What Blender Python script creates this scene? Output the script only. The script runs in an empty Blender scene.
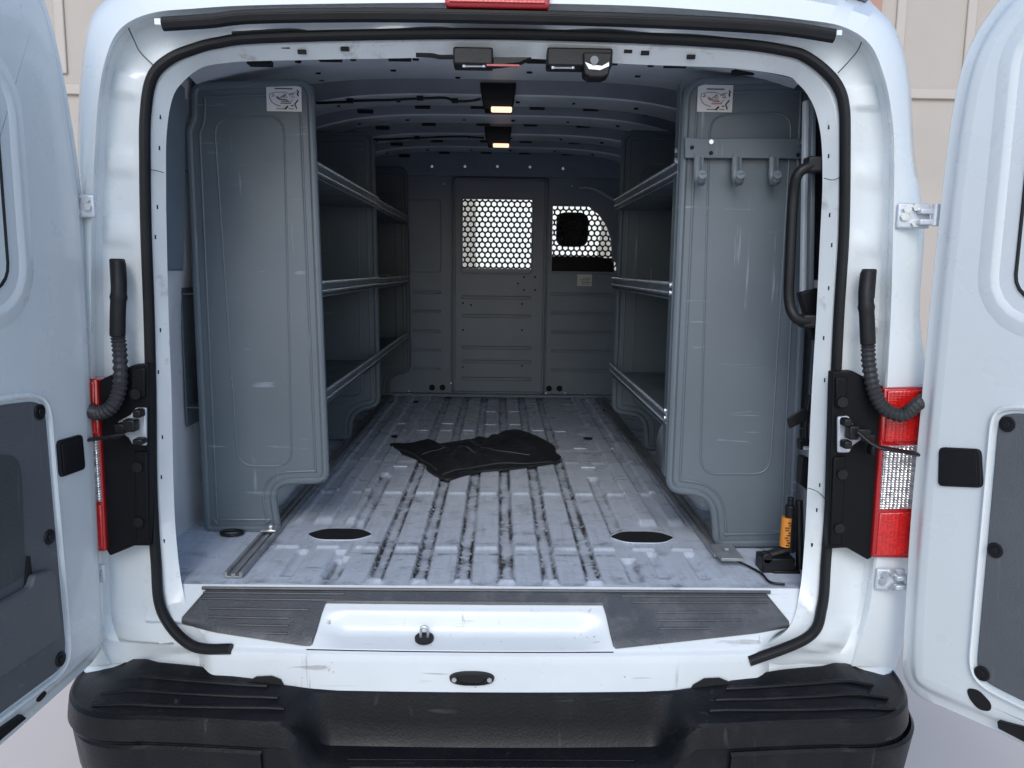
import bpy, bmesh, math, random
from mathutils import Vector, Matrix, noise
random.seed(7)
C = bpy.context.scene.collection
SC = bpy.context.scene

# ------------------------------------------------------------------ camera
F, CX, CY = 800.0, 512.0, 384.0
CAM = Vector((0.02, -1.84, 0.76))
PITCH, YAW, ROLL = math.radians(8.24), math.radians(0.965), math.radians(0.8)
_r = Vector((math.cos(YAW), -math.sin(YAW), 0))
_f = Vector((math.sin(YAW)*math.cos(PITCH), math.cos(YAW)*math.cos(PITCH), -math.sin(PITCH)))
_u = _r.cross(_f)
RT = _r*math.cos(ROLL) + _u*math.sin(ROLL)
UP = _u*math.cos(ROLL) - _r*math.sin(ROLL)
cd = bpy.data.cameras.new('camera'); cam = bpy.data.objects.new('camera', cd); C.objects.link(cam)
cd.sensor_width = 36; cd.lens = F/1024*36; cd.clip_start = 0.02; cd.clip_end = 500
m3 = Matrix((RT, UP, -_f)).transposed()
cam.matrix_world = Matrix.Translation(CAM) @ m3.to_4x4()
SC.camera = cam

# ------------------------------------------------------------------ world, sun, exposure
SUN_EL, SUN_AZ = math.radians(38), math.radians(188)      # azimuth measured from +Y clockwise
w = bpy.data.worlds.new('World'); SC.world = w; w.use_nodes = True
nt = w.node_tree; bg = nt.nodes['Background']
sky = nt.nodes.new('ShaderNodeTexSky'); sky.sky_type = 'NISHITA'; sky.sun_disc = False
sky.sun_elevation = SUN_EL; sky.sun_rotation = SUN_AZ; sky.air_density = 1.0; sky.dust_density = 1.2; sky.ozone_density = 1.4
nt.links.new(sky.outputs[0], bg.inputs[0]); bg.inputs[1].default_value = 0.145
sl = bpy.data.lights.new('sun', 'SUN'); so = bpy.data.objects.new('sun', sl); C.objects.link(so)
sl.energy = 0.72; sl.angle = math.radians(30); sl.color = (1.0, 0.97, 0.94)
sd = Vector((math.sin(SUN_AZ)*math.cos(SUN_EL), math.cos(SUN_AZ)*math.cos(SUN_EL), math.sin(SUN_EL)))
so.rotation_euler = sd.to_track_quat('Z', 'Y').to_euler(); so.location = (0, -6, 6)
SC.view_settings.view_transform = 'Standard'; SC.view_settings.look = 'None'
SC.view_settings.exposure = 0.60; SC.view_settings.gamma = 1
SC.cycles.max_bounces = 10; SC.cycles.diffuse_bounces = 6; SC.cycles.use_denoising = True

# ------------------------------------------------------------------ surveying: picture direction -> point on a real plane
def ray(px, py): return _f*F + RT*(px-CX) + UP*(CY-py)
def onplane(px, py, P, n):
    d = ray(px, py); P = Vector(P); n = Vector(n)
    return CAM + d*((P-CAM).dot(n)/d.dot(n))
def aY(px, py, y): return onplane(px, py, (0, y, 0), (0, 1, 0))
def aZ(px, py, z): return onplane(px, py, (0, 0, z), (0, 0, 1))
def aX(px, py, x): return onplane(px, py, (x, 0, 0), (1, 0, 0))

# ------------------------------------------------------------------ materials
def mat(name, col, rough=0.5, metal=0.0, coat=0.0, mott=0.0, mscale=3.0, bump=0.0, bscale=40.0,
        dirt=None, dscale=8.0, dlo=0.62, dhi=0.7, rvar=0.0, scratch=0.0, scol=(0.5, 0.53, 0.56), attr=None, spec=0.5):
    m = bpy.data.materials.new(name); m.use_nodes = True
    N = m.node_tree.nodes; L = m.node_tree.links; b = N['Principled BSDF']
    b.inputs['Roughness'].default_value = rough; b.inputs['Metallic'].default_value = metal
    b.inputs['Coat Weight'].default_value = coat; b.inputs['Coat Roughness'].default_value = 0.08
    b.inputs['Specular IOR Level'].default_value = spec
    g = N.new('ShaderNodeNewGeometry'); pos = g.outputs['Position']
    def nz(scale, detail=4, ro=0.55, dist=0.0, vec=None):
        n = N.new('ShaderNodeTexNoise'); n.inputs['Scale'].default_value = scale
        n.inputs['Detail'].default_value = detail; n.inputs['Roughness'].default_value = ro
        n.inputs['Distortion'].default_value = dist; L.new(vec or pos, n.inputs['Vector']); return n.outputs['Fac']
    def mr(src, a, b_, c=0.0, d=1.0):
        r = N.new('ShaderNodeMapRange'); L.new(src, r.inputs[0])
        for i, v in enumerate((a, b_, c, d)): r.inputs[i+1].default_value = v
        return r.outputs[0]
    def mix(fac, a, c):
        x = N.new('ShaderNodeMix'); x.data_type = 'RGBA'; L.new(fac, x.inputs[0])
        if isinstance(a, tuple): x.inputs[6].default_value = (*a, 1)
        else: L.new(a, x.inputs[6])
        if isinstance(c, tuple): x.inputs[7].default_value = (*c, 1)
        else: L.new(c, x.inputs[7])
        return x.outputs[2]
    def mul(a, c):
        x = N.new('ShaderNodeMath'); x.operation = 'MULTIPLY'; L.new(a, x.inputs[0])
        if isinstance(c, float): x.inputs[1].default_value = c
        else: L.new(c, x.inputs[1])
        return x.outputs[0]
    colr = tuple(col)
    if mott: colr = mix(mr(nz(mscale, 6), 0.3, 0.7), tuple(c*(1-mott) for c in col), tuple(min(1, c*(1+mott*.5)) for c in col))
    if dirt: colr = mix(mul(mr(nz(dscale, 8, 0.65, 0.3), dlo, dhi), 0.75), colr, dirt)
    if scratch:
        for k, (sx, sy, sz, rot) in enumerate(((1, 1, .05, .5), (.06, 1, 1, -.4))):
            mp = N.new('ShaderNodeMapping'); L.new(pos, mp.inputs[0]); mp.inputs['Scale'].default_value = (sx*60, sy*60, sz*60)
            mp.inputs['Rotation'].default_value = (0, rot, 0)
            s = mr(nz(1.0, 3, .5, .4, mp.outputs[0]), 0.64, 0.69)
            s = mul(s, mr(nz(5.0+k*3, 2), 0.52, 0.62)); s = mul(s, scratch)
            colr = mix(s, colr, scol)
    if attr:
        at = N.new('ShaderNodeAttribute'); at.attribute_name = 'dirt'
        a = mul(at.outputs['Fac'], mr(nz(38, 6, .7, .5), 0.38, 0.52))
        colr = mix(a, colr, attr)
        sp = mul(mr(nz(95, 3, .6), 0.70, 0.74), mr(nz(4, 2), .42, .6)); colr = mix(mul(sp, .8), colr, attr)
        # pale grey tread marks rubbed along the length of the floor
        mp = N.new('ShaderNodeMapping'); L.new(pos, mp.inputs[0]); mp.inputs['Scale'].default_value = (60, 3.5, 1)
        colr = mix(mul(mr(nz(1, 5, .6, .2, mp.outputs[0]), .50, .72), .28), colr, (.26, .26, .27))
    if isinstance(colr, tuple): b.inputs['Base Color'].default_value = (*colr, 1)
    else: L.new(colr, b.inputs['Base Color'])
    if rvar: L.new(mr(nz(7, 5), .3, .7, max(0.02, rough-rvar), rough+rvar), b.inputs['Roughness'])
    if bump:
        bp = N.new('ShaderNodeBump'); bp.inputs['Strength'].default_value = bump; bp.inputs['Distance'].default_value = 0.004
        L.new(nz(bscale, 4), bp.inputs['Height']); L.new(bp.outputs[0], b.inputs['Normal'])
    return m
def glow(name, col, s):
    m = mat(name, col, .3); b = m.node_tree.nodes['Principled BSDF']
    b.inputs['Emission Color'].default_value = (*col, 1); b.inputs['Emission Strength'].default_value = s; return m

PAINT = mat('white_paint', (.67, .73, .76), .30, coat=.5, mott=.03, bump=.10, bscale=9, rvar=.06, dirt=(.42, .40, .38), dscale=26, dlo=.70, dhi=.74)
JAMB = mat('white_jamb_paint', (.66, .72, .75), .34, coat=.3, mott=.08, mscale=5, bump=.3, bscale=14, rvar=.1, dirt=(.30, .28, .26), dscale=14, dlo=.60, dhi=.74)
SILL = mat('scuffed_white_sill_paint', (.64, .70, .74), .35, coat=.25, mott=.05, mscale=6, bump=.15, bscale=14, dirt=(.10, .09, .08), dscale=42, dlo=.66, dhi=.70, scratch=.5, scol=(.2, .19, .18))
INNER = mat('inner_wall_paint', (.62, .66, .71), .42, mott=.08, mscale=7, bump=.25, bscale=18, dirt=(.25, .25, .25), dscale=14, dlo=.62, dhi=.75)
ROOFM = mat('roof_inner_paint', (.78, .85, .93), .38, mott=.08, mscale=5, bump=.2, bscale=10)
ROOF_SHADE = mat('roof_recess_shade', (.22, .25, .31), .45, mott=.15, mscale=8, bump=.2, bscale=12)  # shade of the ceiling recesses put into the colour
FLOORM = mat('worn_floor_paint', (.53, .60, .70), .30, scratch=.5, scol=(.12, .12, .12), mott=.07, mscale=12, bump=.30, bscale=45, rvar=.12, dirt=(.20, .19, .18), dscale=26, dlo=.58, dhi=.95, attr=(.022, .020, .019))
GREY = mat('grey_powder_coat', (.112, .142, .168), .38, mott=.12, mscale=2.2, bump=.05, bscale=60, rvar=.09, scratch=.55, scol=(.28, .33, .38))
GREYD = mat('grey_partition_metal', (.185, .235, .30), .36, mott=.12, mscale=4, bump=.06, bscale=90, scratch=.2, scol=(.3, .33, .36))
EDGE = mat('worn_steel_edge', (.60, .64, .68), .25, metal=.35, mott=.3, mscale=30)
ALU = mat('dull_aluminium', (.30, .32, .34), .38, metal=.4, mott=.3, mscale=20, bump=.2, bscale=60)
STEEL = mat('zinc_steel', (.62, .65, .68), .28, metal=.85, mott=.2, mscale=40)
WPART = mat('painted_hinge_metal', (.55, .60, .66), .33, metal=.25, coat=.3, mott=.1, mscale=30)
BUMP = mat('black_bumper_plastic', (.005, .0062, .0085), .40, spec=.28, mott=.12, mscale=6, bump=.25, bscale=160, rvar=.08, dirt=(.014, .015, .017), dscale=10, dlo=.52, dhi=.72, scratch=.35, scol=(.07, .07, .075))
SCUFF = mat('grey_scuff_plastic', (.050, .057, .067), .38, mott=.2, mscale=10, bump=.2, bscale=200, rvar=.08, dirt=(.10, .105, .115), dscale=15, dlo=.5, dhi=.7)
BLK = mat('black_plastic', (.009, .010, .012), .42, spec=.3, bump=.15, bscale=120, mott=.3, mscale=20)
SURR = mat('matt_black_trim', (.004, .005, .007), .5, spec=.18, bump=.1, bscale=120)
RUB = mat('black_rubber', (.010, .011, .013), .5, spec=.3, bump=.2, bscale=60, mott=.3, mscale=12)
HOLE = mat('dark_opening', (.004, .004, .005), .8)
CLOTH = mat('black_cloth', (.014, .016, .020), .5, spec=.5, bump=.8, bscale=110, mott=.4, mscale=20)
TRIM = mat('grey_door_trim', (.10, .112, .125), .5, mott=.12, mscale=6, bump=.35, bscale=220, scratch=.35, scol=(.2, .2, .2))
TRIMD = mat('grey_door_pocket', (.055, .062, .070), .5, mott=.15, mscale=6, bump=.3, bscale=200, scratch=.3, scol=(.16, .16, .17))
STICK = mat('white_sticker', (.62, .64, .66), .5)
INK = mat('sticker_ink', (.02, .02, .025), .6)
INKG = mat('sticker_grey_ink', (.22, .22, .24), .6)
INKR = mat('sticker_red_ink', (.42, .14, .15), .6)
ORANGE = mat('orange_label', (.62, .23, .03), .5)
WALLM = mat('beige_wall_paint', (.44, .405, .365), .8, mott=.05, mscale=1.5)
WALLP = mat('pale_wall_trim', (.47, .435, .395), .7)
ADDEDW = mat('added_panel_white', (.97, .95, .90), .6)
BRICK = mat('terracotta_panel', (.42, .25, .20), .8, mott=.1)
GROUND = mat('pale_concrete', (.66, .60, .56), .8, mott=.04, mscale=1.2, bump=.1, bscale=30)
SEATM = mat('dark_seat_fabric', (.05, .05, .055), .85)
def glassy(name, col, rough, lowc=.4, bs=1.0):
    m = mat(name, col, rough, coat=1.0); b = m.node_tree.nodes['Principled BSDF']
    N = m.node_tree.nodes; L = m.node_tree.links
    g = N.new('ShaderNodeNewGeometry'); mp = N.new('ShaderNodeMapping'); L.new(g.outputs['Position'], mp.inputs[0]); mp.inputs['Scale'].default_value = (110, 110, 170)
    v = N.new('ShaderNodeTexVoronoi'); v.inputs['Scale'].default_value = 1.0; v.inputs['Randomness'].default_value = .12; L.new(mp.outputs[0], v.inputs['Vector'])
    r = N.new('ShaderNodeValToRGB'); L.new(v.outputs['Color'], r.inputs[0])
    r.color_ramp.elements[0].position = .15; r.color_ramp.elements[0].color = (*[c*lowc for c in col], 1); r.color_ramp.elements[1].position = .8; r.color_ramp.elements[1].color = (*col, 1)
    L.new(r.outputs[0], b.inputs['Base Color'])
    bp = N.new('ShaderNodeBump'); bp.inputs['Strength'].default_value = bs; bp.inputs['Distance'].default_value = .005
    L.new(v.outputs['Distance'], bp.inputs['Height']); L.new(bp.outputs[0], b.inputs['Normal']); return m
RED = glassy('red_lens', (.60, .012, .010), .10, .72, .25)
CLEAR = glassy('clear_lens', (.85, .85, .86), .10, .40, .9); CLEAR.node_tree.nodes['Principled BSDF'].inputs['Metallic'].default_value = .75
REDD = mat('red_lens_border', (.36, .006, .008), .1, coat=1.0)
WARM = glow('lit_lamp_lens', (1.0, .66, .45), 1.0)
WIND = mat('window_glass', (.9, .95, .93), .02)
_b = WIND.node_tree.nodes['Principled BSDF']; _b.inputs['Transmission Weight'].default_value = 1.0; _b.inputs['IOR'].default_value = 1.02

# ------------------------------------------------------------------ object helpers
ORG = {}
def link(o, parent, org):
    C.objects.link(o); ORG[o.name] = Vector(org)
    if parent is not None:
        o.parent = parent; o.location = Vector(org) - ORG[parent.name]
    else: o.location = org
    return o
def thing(name, loc, label, cat, group=None):
    o = bpy.data.objects.new(name, None); o.empty_display_size = .1; link(o, None, loc)
    o['label'] = label; o['category'] = cat
    if group: o['group'] = group
    return o
SPLIT = {'bow_hole', 'flange', 'screw', 'floor_bead', 'drain_plug', 'tread_rib', 'step_tread', 'hinge_bolt', 'pressed_rib', 'service_hole', 'rivet',
         'frame_hole', 'wall_hole', 'header_hole', 'socket_screw', 'catch_pin', 'rail_bolt', 'rail_hole', 'post_bolt', 'strip_clip', 'lip_edge', 'door_edge',
         'panel_outline', 'rail_bracket_part', 'hinge_arm', 'bracket_arm', 'webbing_part', 'handle_foot', 'door_slat', 'clip_part'}
def components(vf):
    vs, fs = vf; par = list(range(len(vs)))
    def find(i):
        while par[i] != i: par[i] = par[par[i]]; i = par[i]
        return i
    for f in fs:
        a = find(f[0])
        for i in f[1:]: par[find(i)] = a
    groups = {}
    for f in fs: groups.setdefault(find(f[0]), []).append(f)
    for g in groups.values():
        used = sorted({i for f in g for i in f}); mp = {i: k for k, i in enumerate(used)}
        yield [vs[i] for i in used], [tuple(mp[i] for i in f) for f in g]
def obj(name, vf, m, parent=None, **kw):
    if name in SPLIT:
        for c in components(vf): o = obj1(name, c, m, parent, **kw)
        return o
    return obj1(name, vf, m, parent, **kw)
def obj1(name, vf, m, parent=None, smooth=True, bevel=0, seg=2, sub=0, solid=0, label=None, auto=35):
    vs, fs = vf; vs = [Vector(v) for v in vs]
    lo = Vector([min(v[i] for v in vs) for i in range(3)]); hi = Vector([max(v[i] for v in vs) for i in range(3)])
    o0 = (lo+hi)/2
    me = bpy.data.meshes.new(name); me.from_pydata([v-o0 for v in vs], [], fs); me.update()
    bm = bmesh.new(); bm.from_mesh(me); bmesh.ops.recalc_face_normals(bm, faces=bm.faces)
    if smooth:
        for f in bm.faces: f.smooth = len(f.verts) < 9
        for e in bm.edges:
            if len(e.link_faces) == 2 and e.calc_face_angle(0) > math.radians(auto): e.smooth = False
    bm.to_mesh(me); bm.free()
    me.materials.append(m)
    o = bpy.data.objects.new(name, me); link(o, parent, o0)
    if solid:
        s = o.modifiers.new('s', 'SOLIDIFY'); s.thickness = solid; s.offset = 0
    if bevel:
        b = o.modifiers.new('b', 'BEVEL'); b.width = bevel; b.segments = seg; b.limit_method = 'ANGLE'; b.angle_limit = math.radians(40); b.harden_normals = False
    if sub:
        s = o.modifiers.new('u', 'SUBSURF'); s.levels = s.render_levels = sub
    if label: o['label'] = label
    return o
def tagt(o, label, cat, group=None):
    o['label'] = label; o['category'] = cat
    if group: o['group'] = group
    return o
def join(*vfs):
    V, Fs = [], []
    for vs, fs in vfs:
        k = len(V); V += [Vector(v) for v in vs]; Fs += [tuple(i+k for i in f) for f in fs]
    return V, Fs
def box(x0, x1, y0, y1, z0, z1):
    v = [(x, y, z) for x in (x0, x1) for y in (y0, y1) for z in (z0, z1)]
    return v, [(0, 1, 3, 2), (4, 6, 7, 5), (0, 4, 5, 1), (2, 3, 7, 6), (0, 2, 6, 4), (1, 5, 7, 3)]
def obox(c, ax, ay, az):    # centre and three half-axis vectors
    c, ax, ay, az = map(Vector, (c, ax, ay, az))
    v = [c+ax*i+ay*j+az*k for i in (-1, 1) for j in (-1, 1) for k in (-1, 1)]
    return v, [(0, 1, 3, 2), (4, 6, 7, 5), (0, 4, 5, 1), (2, 3, 7, 6), (0, 2, 6, 4), (1, 5, 7, 3)]
def catmull(P, n=6, closed=False):
    P = [Vector(p) for p in P]; out = []; m = len(P)
    rng = range(m if closed else m-1)
    for i in rng:
        if closed: a, b, c, d = P[i-1], P[i], P[(i+1) % m], P[(i+2) % m]
        else: a, b, c, d = P[max(i-1, 0)], P[i], P[i+1], P[min(i+2, m-1)]
        for k in range(n):
            t = k/n
            out.append(.5*((2*b)+(c-a)*t+(2*a-5*b+4*c-d)*t*t+(3*b-a-3*c+d)*t**3))
    if not closed: out.append(P[-1])
    return out
def tube(path, r, n=8, closed=False, flat=1.0, caps=True, rad=None, ref=None):
    path = [Vector(p) for p in path]; m = len(path); V, Fs = [], []
    up = None
    for i, p in enumerate(path):
        if closed: t = path[(i+1) % m]-path[i-1]
        else: t = path[min(i+1, m-1)]-path[max(i-1, 0)]
        t.normalize()
        if ref is not None: up = Vector(ref)
        if up is None: up = Vector((0, 0, 1)) if abs(t.z) < .9 else Vector((0, 1, 0))
        a = t.cross(up); 
        if a.length < 1e-4: a = t.cross(Vector((1, 0, 0)))
        a.normalize(); b = a.cross(t).normalized(); up = b
        rr = rad[i] if rad else r
        for k in range(n):
            th = 2*math.pi*k/n
            V.append(p + a*math.cos(th)*rr + b*math.sin(th)*rr*flat)
    for i in range(m if closed else m-1):
        for k in range(n):
            j = (i+1) % m
            Fs.append((i*n+k, i*n+(k+1) % n, j*n+(k+1) % n, j*n+k))
    if caps and not closed:
        Fs.append(tuple(range(n))[::-1]); Fs.append(tuple((m-1)*n+k for k in range(n)))
    return V, Fs
def loft(rings, closed=False):
    n = len(rings[0]); V = [p for r in rings for p in r]; Fs = []
    for i in range(len(rings)-1):
        for k in range(n if closed else n-1):
            k2 = (k+1) % n
            Fs.append((i*n+k, i*n+k2, (i+1)*n+k2, (i+1)*n+k))
    return V, Fs
def cyl(c, axis, r, h, n=16, r2=None):
    c = Vector(c); axis = Vector(axis).normalized()
    return tube([c, c+axis*h], r, n, rad=[r, r if r2 is None else r2])
def prism(pts, off):      # polygon of points extruded by a vector
    pts = [Vector(p) for p in pts]; n = len(pts); off = Vector(off)
    return pts+[p+off for p in pts], [tuple(range(n))[::-1], tuple(range(n, 2*n))]+[(i, (i+1) % n, n+(i+1) % n, n+i) for i in range(n)]
def rrect(x0, x1, y0, y1, r, n=5):
    out = []
    for cx, cy, a in ((x1-r, y1-r, 0), (x0+r, y1-r, 90), (x0+r, y0+r, 180), (x1-r, y0+r, 270)):
        for k in range(n+1):
            t = math.radians(a+90*k/n); out.append((cx+r*math.cos(t), cy+r*math.sin(t)))
    return out
def roundpoly(P, r, n=5):     # 2D polygon with rounded corners, r a number or one per corner
    out = []; m = len(P)
    for i in range(m):
        ri = r[i] if isinstance(r, (list, tuple)) else r
        p = Vector(P[i]).to_2d() if len(P[i]) > 2 else Vector(P[i]); a = Vector(P[i-1]); b = Vector(P[(i+1) % m])
        da = (a-p); db = (b-p); ra = min(ri, da.length*.48); rb = min(ri, db.length*.48)
        if ri <= 0: out.append(p); continue
        s = p+da.normalized()*ra; e = p+db.normalized()*rb
        for k in range(n+1):
            t = k/n; out.append((1-t)**2*s+2*t*(1-t)*p+t*t*e)
    return out
def inset2(P, d):
    m = len(P); out = []; A = sum(P[i][0]*P[(i+1) % m][1]-P[(i+1) % m][0]*P[i][1] for i in range(m)); sg = 1 if A > 0 else -1
    for i in range(m):
        a = (Vector(P[i])-Vector(P[i-1])); b = (Vector(P[(i+1) % m])-Vector(P[i]))
        if a.length < 1e-6: a = b
        if b.length < 1e-6: b = a
        t = (a.normalized()+b.normalized())
        t = t.normalized() if t.length > 1e-5 else a.normalized()
        out.append(Vector(P[i])+Vector((-t.y, t.x))*sg*d)
    return out

# ------------------------------------------------------------------ ground and the wall behind the van
GZ = -0.72
g = obj('ground', ([(-60, -60, GZ), (60, -60, GZ), (60, 60, GZ), (-60, 60, GZ)], [(0, 1, 2, 3)]), GROUND); g['kind'] = 'structure'
WY = 7.0
wall = thing('building_wall', (0, WY, GZ), 'beige panelled building wall with pale trim standing beyond the van', 'wall')
dL, dR = aY(478, 230, WY).x, aY(590, 230, WY).x
obj('wall_panel', box(-14, dL, WY, WY+.2, GZ, 5.2), WALLM, wall, smooth=False)
obj('wall_panel', box(dR, 14, WY, WY+.2, GZ, 5.2), WALLM, wall, smooth=False)
obj('added_bright_panel', box(dL, dR, WY+.06, WY+.14, GZ+.005, 5.2), ADDEDW, wall)  # added white panel, makes the view through the partition mesh bright
for sx in (-1, 1):
    a, b = (aY(190, 92, WY), aY(72, 88, WY)) if sx < 0 else (aY(840, 93, WY), aY(1000, 96, WY))
    x0, x1 = (-13.9, -1.95) if sx < 0 else (1.95, 13.9)
    zt = a.z
    obj('trim_rail', box(x0, x1, WY-.04, WY-.002, zt-.05, zt+.05), WALLP, wall, bevel=.01)
for px in (62, 898, 968, 1040):
    p = aY(px, 50, WY)
    obj('trim_post', box(p.x-.05, p.x+.05, WY-.03, WY-.002, zt+.052, 5.1), WALLP, wall, bevel=.01)
p0 = aY(825, 14, WY-.05); p1 = aY(888, -60, WY-.05)
obj('terracotta_panel', box(p0.x, p1.x, WY-.035, WY-.003, p0.z, 5.0), BRICK, wall, bevel=.005)

# ------------------------------------------------------------------ the van
van = thing('cargo_van', (0, 1.2, GZ), 'white cargo van seen from behind with both rear doors open', 'van')
#          S seal          I inner lip     K skin crease   O silhouette  ySeal
RW = [((231, 649), (233, 643), (112, 664), (76, 668), -.106),
      ((191, 645), (196, 629), (101, 640), (66, 650), -.086),
      ((162, 611), (183, 592), (98, 612), (64, 612), -.045),
      ((156, 560), (176, 541), (97, 560), (62, 560), -.015),
      ((152, 486), (173, 486), (95, 486), (62, 486), 0),
      ((151, 397), (171, 397), (93, 397), (64, 397), 0),
      ((149, 313), (168, 313), (92, 313), (72, 313), 0),
      ((146, 230), (166, 230), (92, 235), (79, 230), 0),
      ((145, 167), (165.5, 190), (95, 167), (77, 150), 0),
      ((145.5, 115), (166, 135), (99, 105), (79, 85), 0),
      ((152, 78), (172, 98), (107, 60), (86, 30), 0),
      ((170, 59), (184, 80), (122, 30), (100, 4), 0),
      ((197, 48), (202, 67), (152, 15), (130, -14), 0),
      ((217, 43), (225, 62.5), (200, 10), (180, -20), 0),
      ((256, 38), (256, 60.5), (256, 7), (256, -24), 0),
      ((380, 34.5), (380, 58), (380, 5), (380, -28), 0),
      ((500, 34), (500, 57), (500, 5), (500, -30), 0),
      ((640, 38), (640, 64), (640, 8), (640, -26), 0),
      ((740, 44), (730, 67.5), (742, 15), (760, -14), 0),
      ((788, 51), (785, 75), (800, 21), (820, -6), 0),
      ((806, 57), (798, 83), (842, 28), (850, 2), 0),
      ((825, 71), (809, 96), (868, 45), (885, 15), 0),
      ((838, 87), (817, 114), (881, 72), (902, 42), 0),
      ((844, 107), (822, 142), (889, 105), (911, 85), 0),
      ((845, 142), (823, 185), (893, 150), (915, 150), 0),
      ((844, 230), (821, 230), (891, 240), (925, 230), 0),
      ((839, 313), (817, 313), (889, 313), (921, 315), 0),
      ((835, 397), (812, 397), (884, 397), (930, 397), 0),
      ((831, 486), (808, 486), (880, 486), (925, 486), 0),
      ((826, 560), (805, 541), (874, 560), (918, 560), -.015),
      ((822, 607), (800, 592), (866, 612), (910, 612), -.045),
      ((808, 637), (788, 629), (856, 645), (905, 640), -.086),
      ((749, 661), (749, 654), (850, 666), (897, 668), -.106)]
NS = 12
def ring(f): return catmull([f(r) for r in RW], NS)
lerp = lambda a, b, t: (a[0]+(b[0]-a[0])*t, a[1]+(b[1]-a[1])*t)
rS = ring(lambda r: aY(*r[0], r[4]))
rI = ring(lambda r: aY(*r[1], r[4]*1.2+.035))
rI_mid = ring(lambda r: aY(*lerp(r[0], r[1], .35), r[4]*.8+.004))
rI_in = [p+Vector((.012*(1 if p.x > 0 else -1), .02, .012 if p.z > 1 else 0)) for p in rI]
obj('door_frame', loft([rI_in, rI, rI_mid, rS]), JAMB, van, solid=.0025)
def Jp(t, y): return ring(lambda r: aY(*lerp(r[0], r[2], t), y+min(0, r[4])*(1-.75*t)))
def emb(ringp, amp):      # stamped relief of the jamb
    out = []
    n = len(ringp)
    for i, p in enumerate(ringp):
        q = p.copy(); z = p.z
        if abs(p.x) > .76:
            s = max(max(0, min(1, (.032-abs(z-c))/.010)) for c in (1.15, .985, .83, .64, -.10))
            q.y -= amp*s*1.4
        else:
            q.y -= amp*.8*max(0, min(1, (math.sin(p.x*21)-.45)/.15))
        out.append(q)
    return out
rK = ring(lambda r: aY(*r[2], -.045-min(0, r[4])*.15))
rK2 = ring(lambda r: aY(*lerp(r[2], r[3], .06), -.052-min(0, r[4])*.15))
rO1 = ring(lambda r: aY(*lerp(r[2], r[3], .72), -.035-min(0, r[4])*.15))
rO = ring(lambda r: aY(*lerp(r[2], r[3], .97), .02))
sc = lambda R, y, k=1.0, up=0: [Vector((p.x*k, y, p.z+up*max(0, min(1, (p.z-1.0)/.28)))) for p in R]
rF0 = sc(rO, .12, 1.006, .065); rF1 = sc(rO, .38, 1.012, .13); rF2 = sc(rO, 3.6, 1.02, .14)
obj('body', loft([rS, Jp(.18, .0), emb(Jp(.30, .008), .008), emb(Jp(.62, .012), .010), Jp(.80, .010), Jp(.93, -.004), rK, rK2, rO1, rO, rF0, rF1, rF2]), PAINT, van)
# lower rear corners below the lofted opening
for sx in (-1, 1):
    i = 0 if sx < 0 else -1
    top = [rS[i], Jp(.3, .008)[i], Jp(.8, .01)[i], rK[i], rO1[i], rO[i], rF1[i], rF2[i]]
    low = [Vector((p.x, p.y+(.0 if k < 6 else 0), -.30)) for k, p in enumerate(top)]
    low2 = [Vector((p.x, p.y, -.50)) for p in low]
    obj('lower_quarter_panel', loft([top, low, low2]), PAINT, van, solid=.003)
# nose and cab
cabt = 1.43
XW = 1.0
obj('hood', prism([(-XW, 4.35, -.3), (-XW, 4.35, .62), (-XW, 5.0, .5), (-XW, 5.35, .3), (-XW, 5.4, -.3)], (2*XW, 0, 0)), PAINT, van, bevel=.08, seg=4)
for sx in (-1, 1):
    obj('cab_side', prism([(sx*XW, 3.58, -.3), (sx*XW, 3.58, cabt), (sx*XW, 3.75, cabt), (sx*XW, 4.45, .66), (sx*XW, 4.45, -.3)], (-sx*.05, 0, 0)), PAINT, van, bevel=.01)
obj('cab_roof', box(-XW, XW, 3.55, 3.78, cabt-.02, cabt+.05), PAINT, van, bevel=.02)
obj('windscreen', ([(-.94, 3.78, 1.43), (.94, 3.78, 1.43), (.94, 4.42, .70), (-.94, 4.42, .70)], [(0, 1, 2, 3)]), WIND, van, solid=.004)
obj('dashboard', box(-.94, .94, 4.0, 4.34, .1, .70), BLK, van, bevel=.05, seg=3)
obj('cab_floor', box(-.94, .94, 2.9, 4.34, -.2, -.14), BLK, van)
for px0, px1, py0, py1 in ((557, 588, 212, 247),):
    a = aY(px0, py0, 3.35); b = aY(px1, py1, 3.35)
    st = obj('seat', join(box(a.x-.12, b.x+.12, 3.30, 3.45, .05, b.z-.06), box(a.x-.12, b.x+.12, 3.45, 3.9, -.1, .12)), SEATM, van, bevel=.04, seg=3)
    obj('headrest', box(a.x, b.x, 3.30, 3.45, b.z, a.z), SEATM, st, bevel=.055, seg=4)
    a2 = -b.x
    st = obj('seat', join(box(a2-.12, -a.x+.12, 3.30, 3.45, .05, b.z-.14), box(a2-.12, -a.x+.12, 3.45, 3.9, -.1, .12)), SEATM, van, bevel=.04, seg=3)
for sx in (-1, 1):
    for yy in (1.0, 4.55):
        w_ = obj('wheel', tube([(sx*.74, yy, GZ+.36), (sx*.97, yy, GZ+.36)], .36, 40), RUB, van, bevel=.03)
        obj('rim', tube([(sx*.90, yy, GZ+.36), (sx*.975, yy, GZ+.36)], .20, 32), STEEL, w_, bevel=.01)

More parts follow.
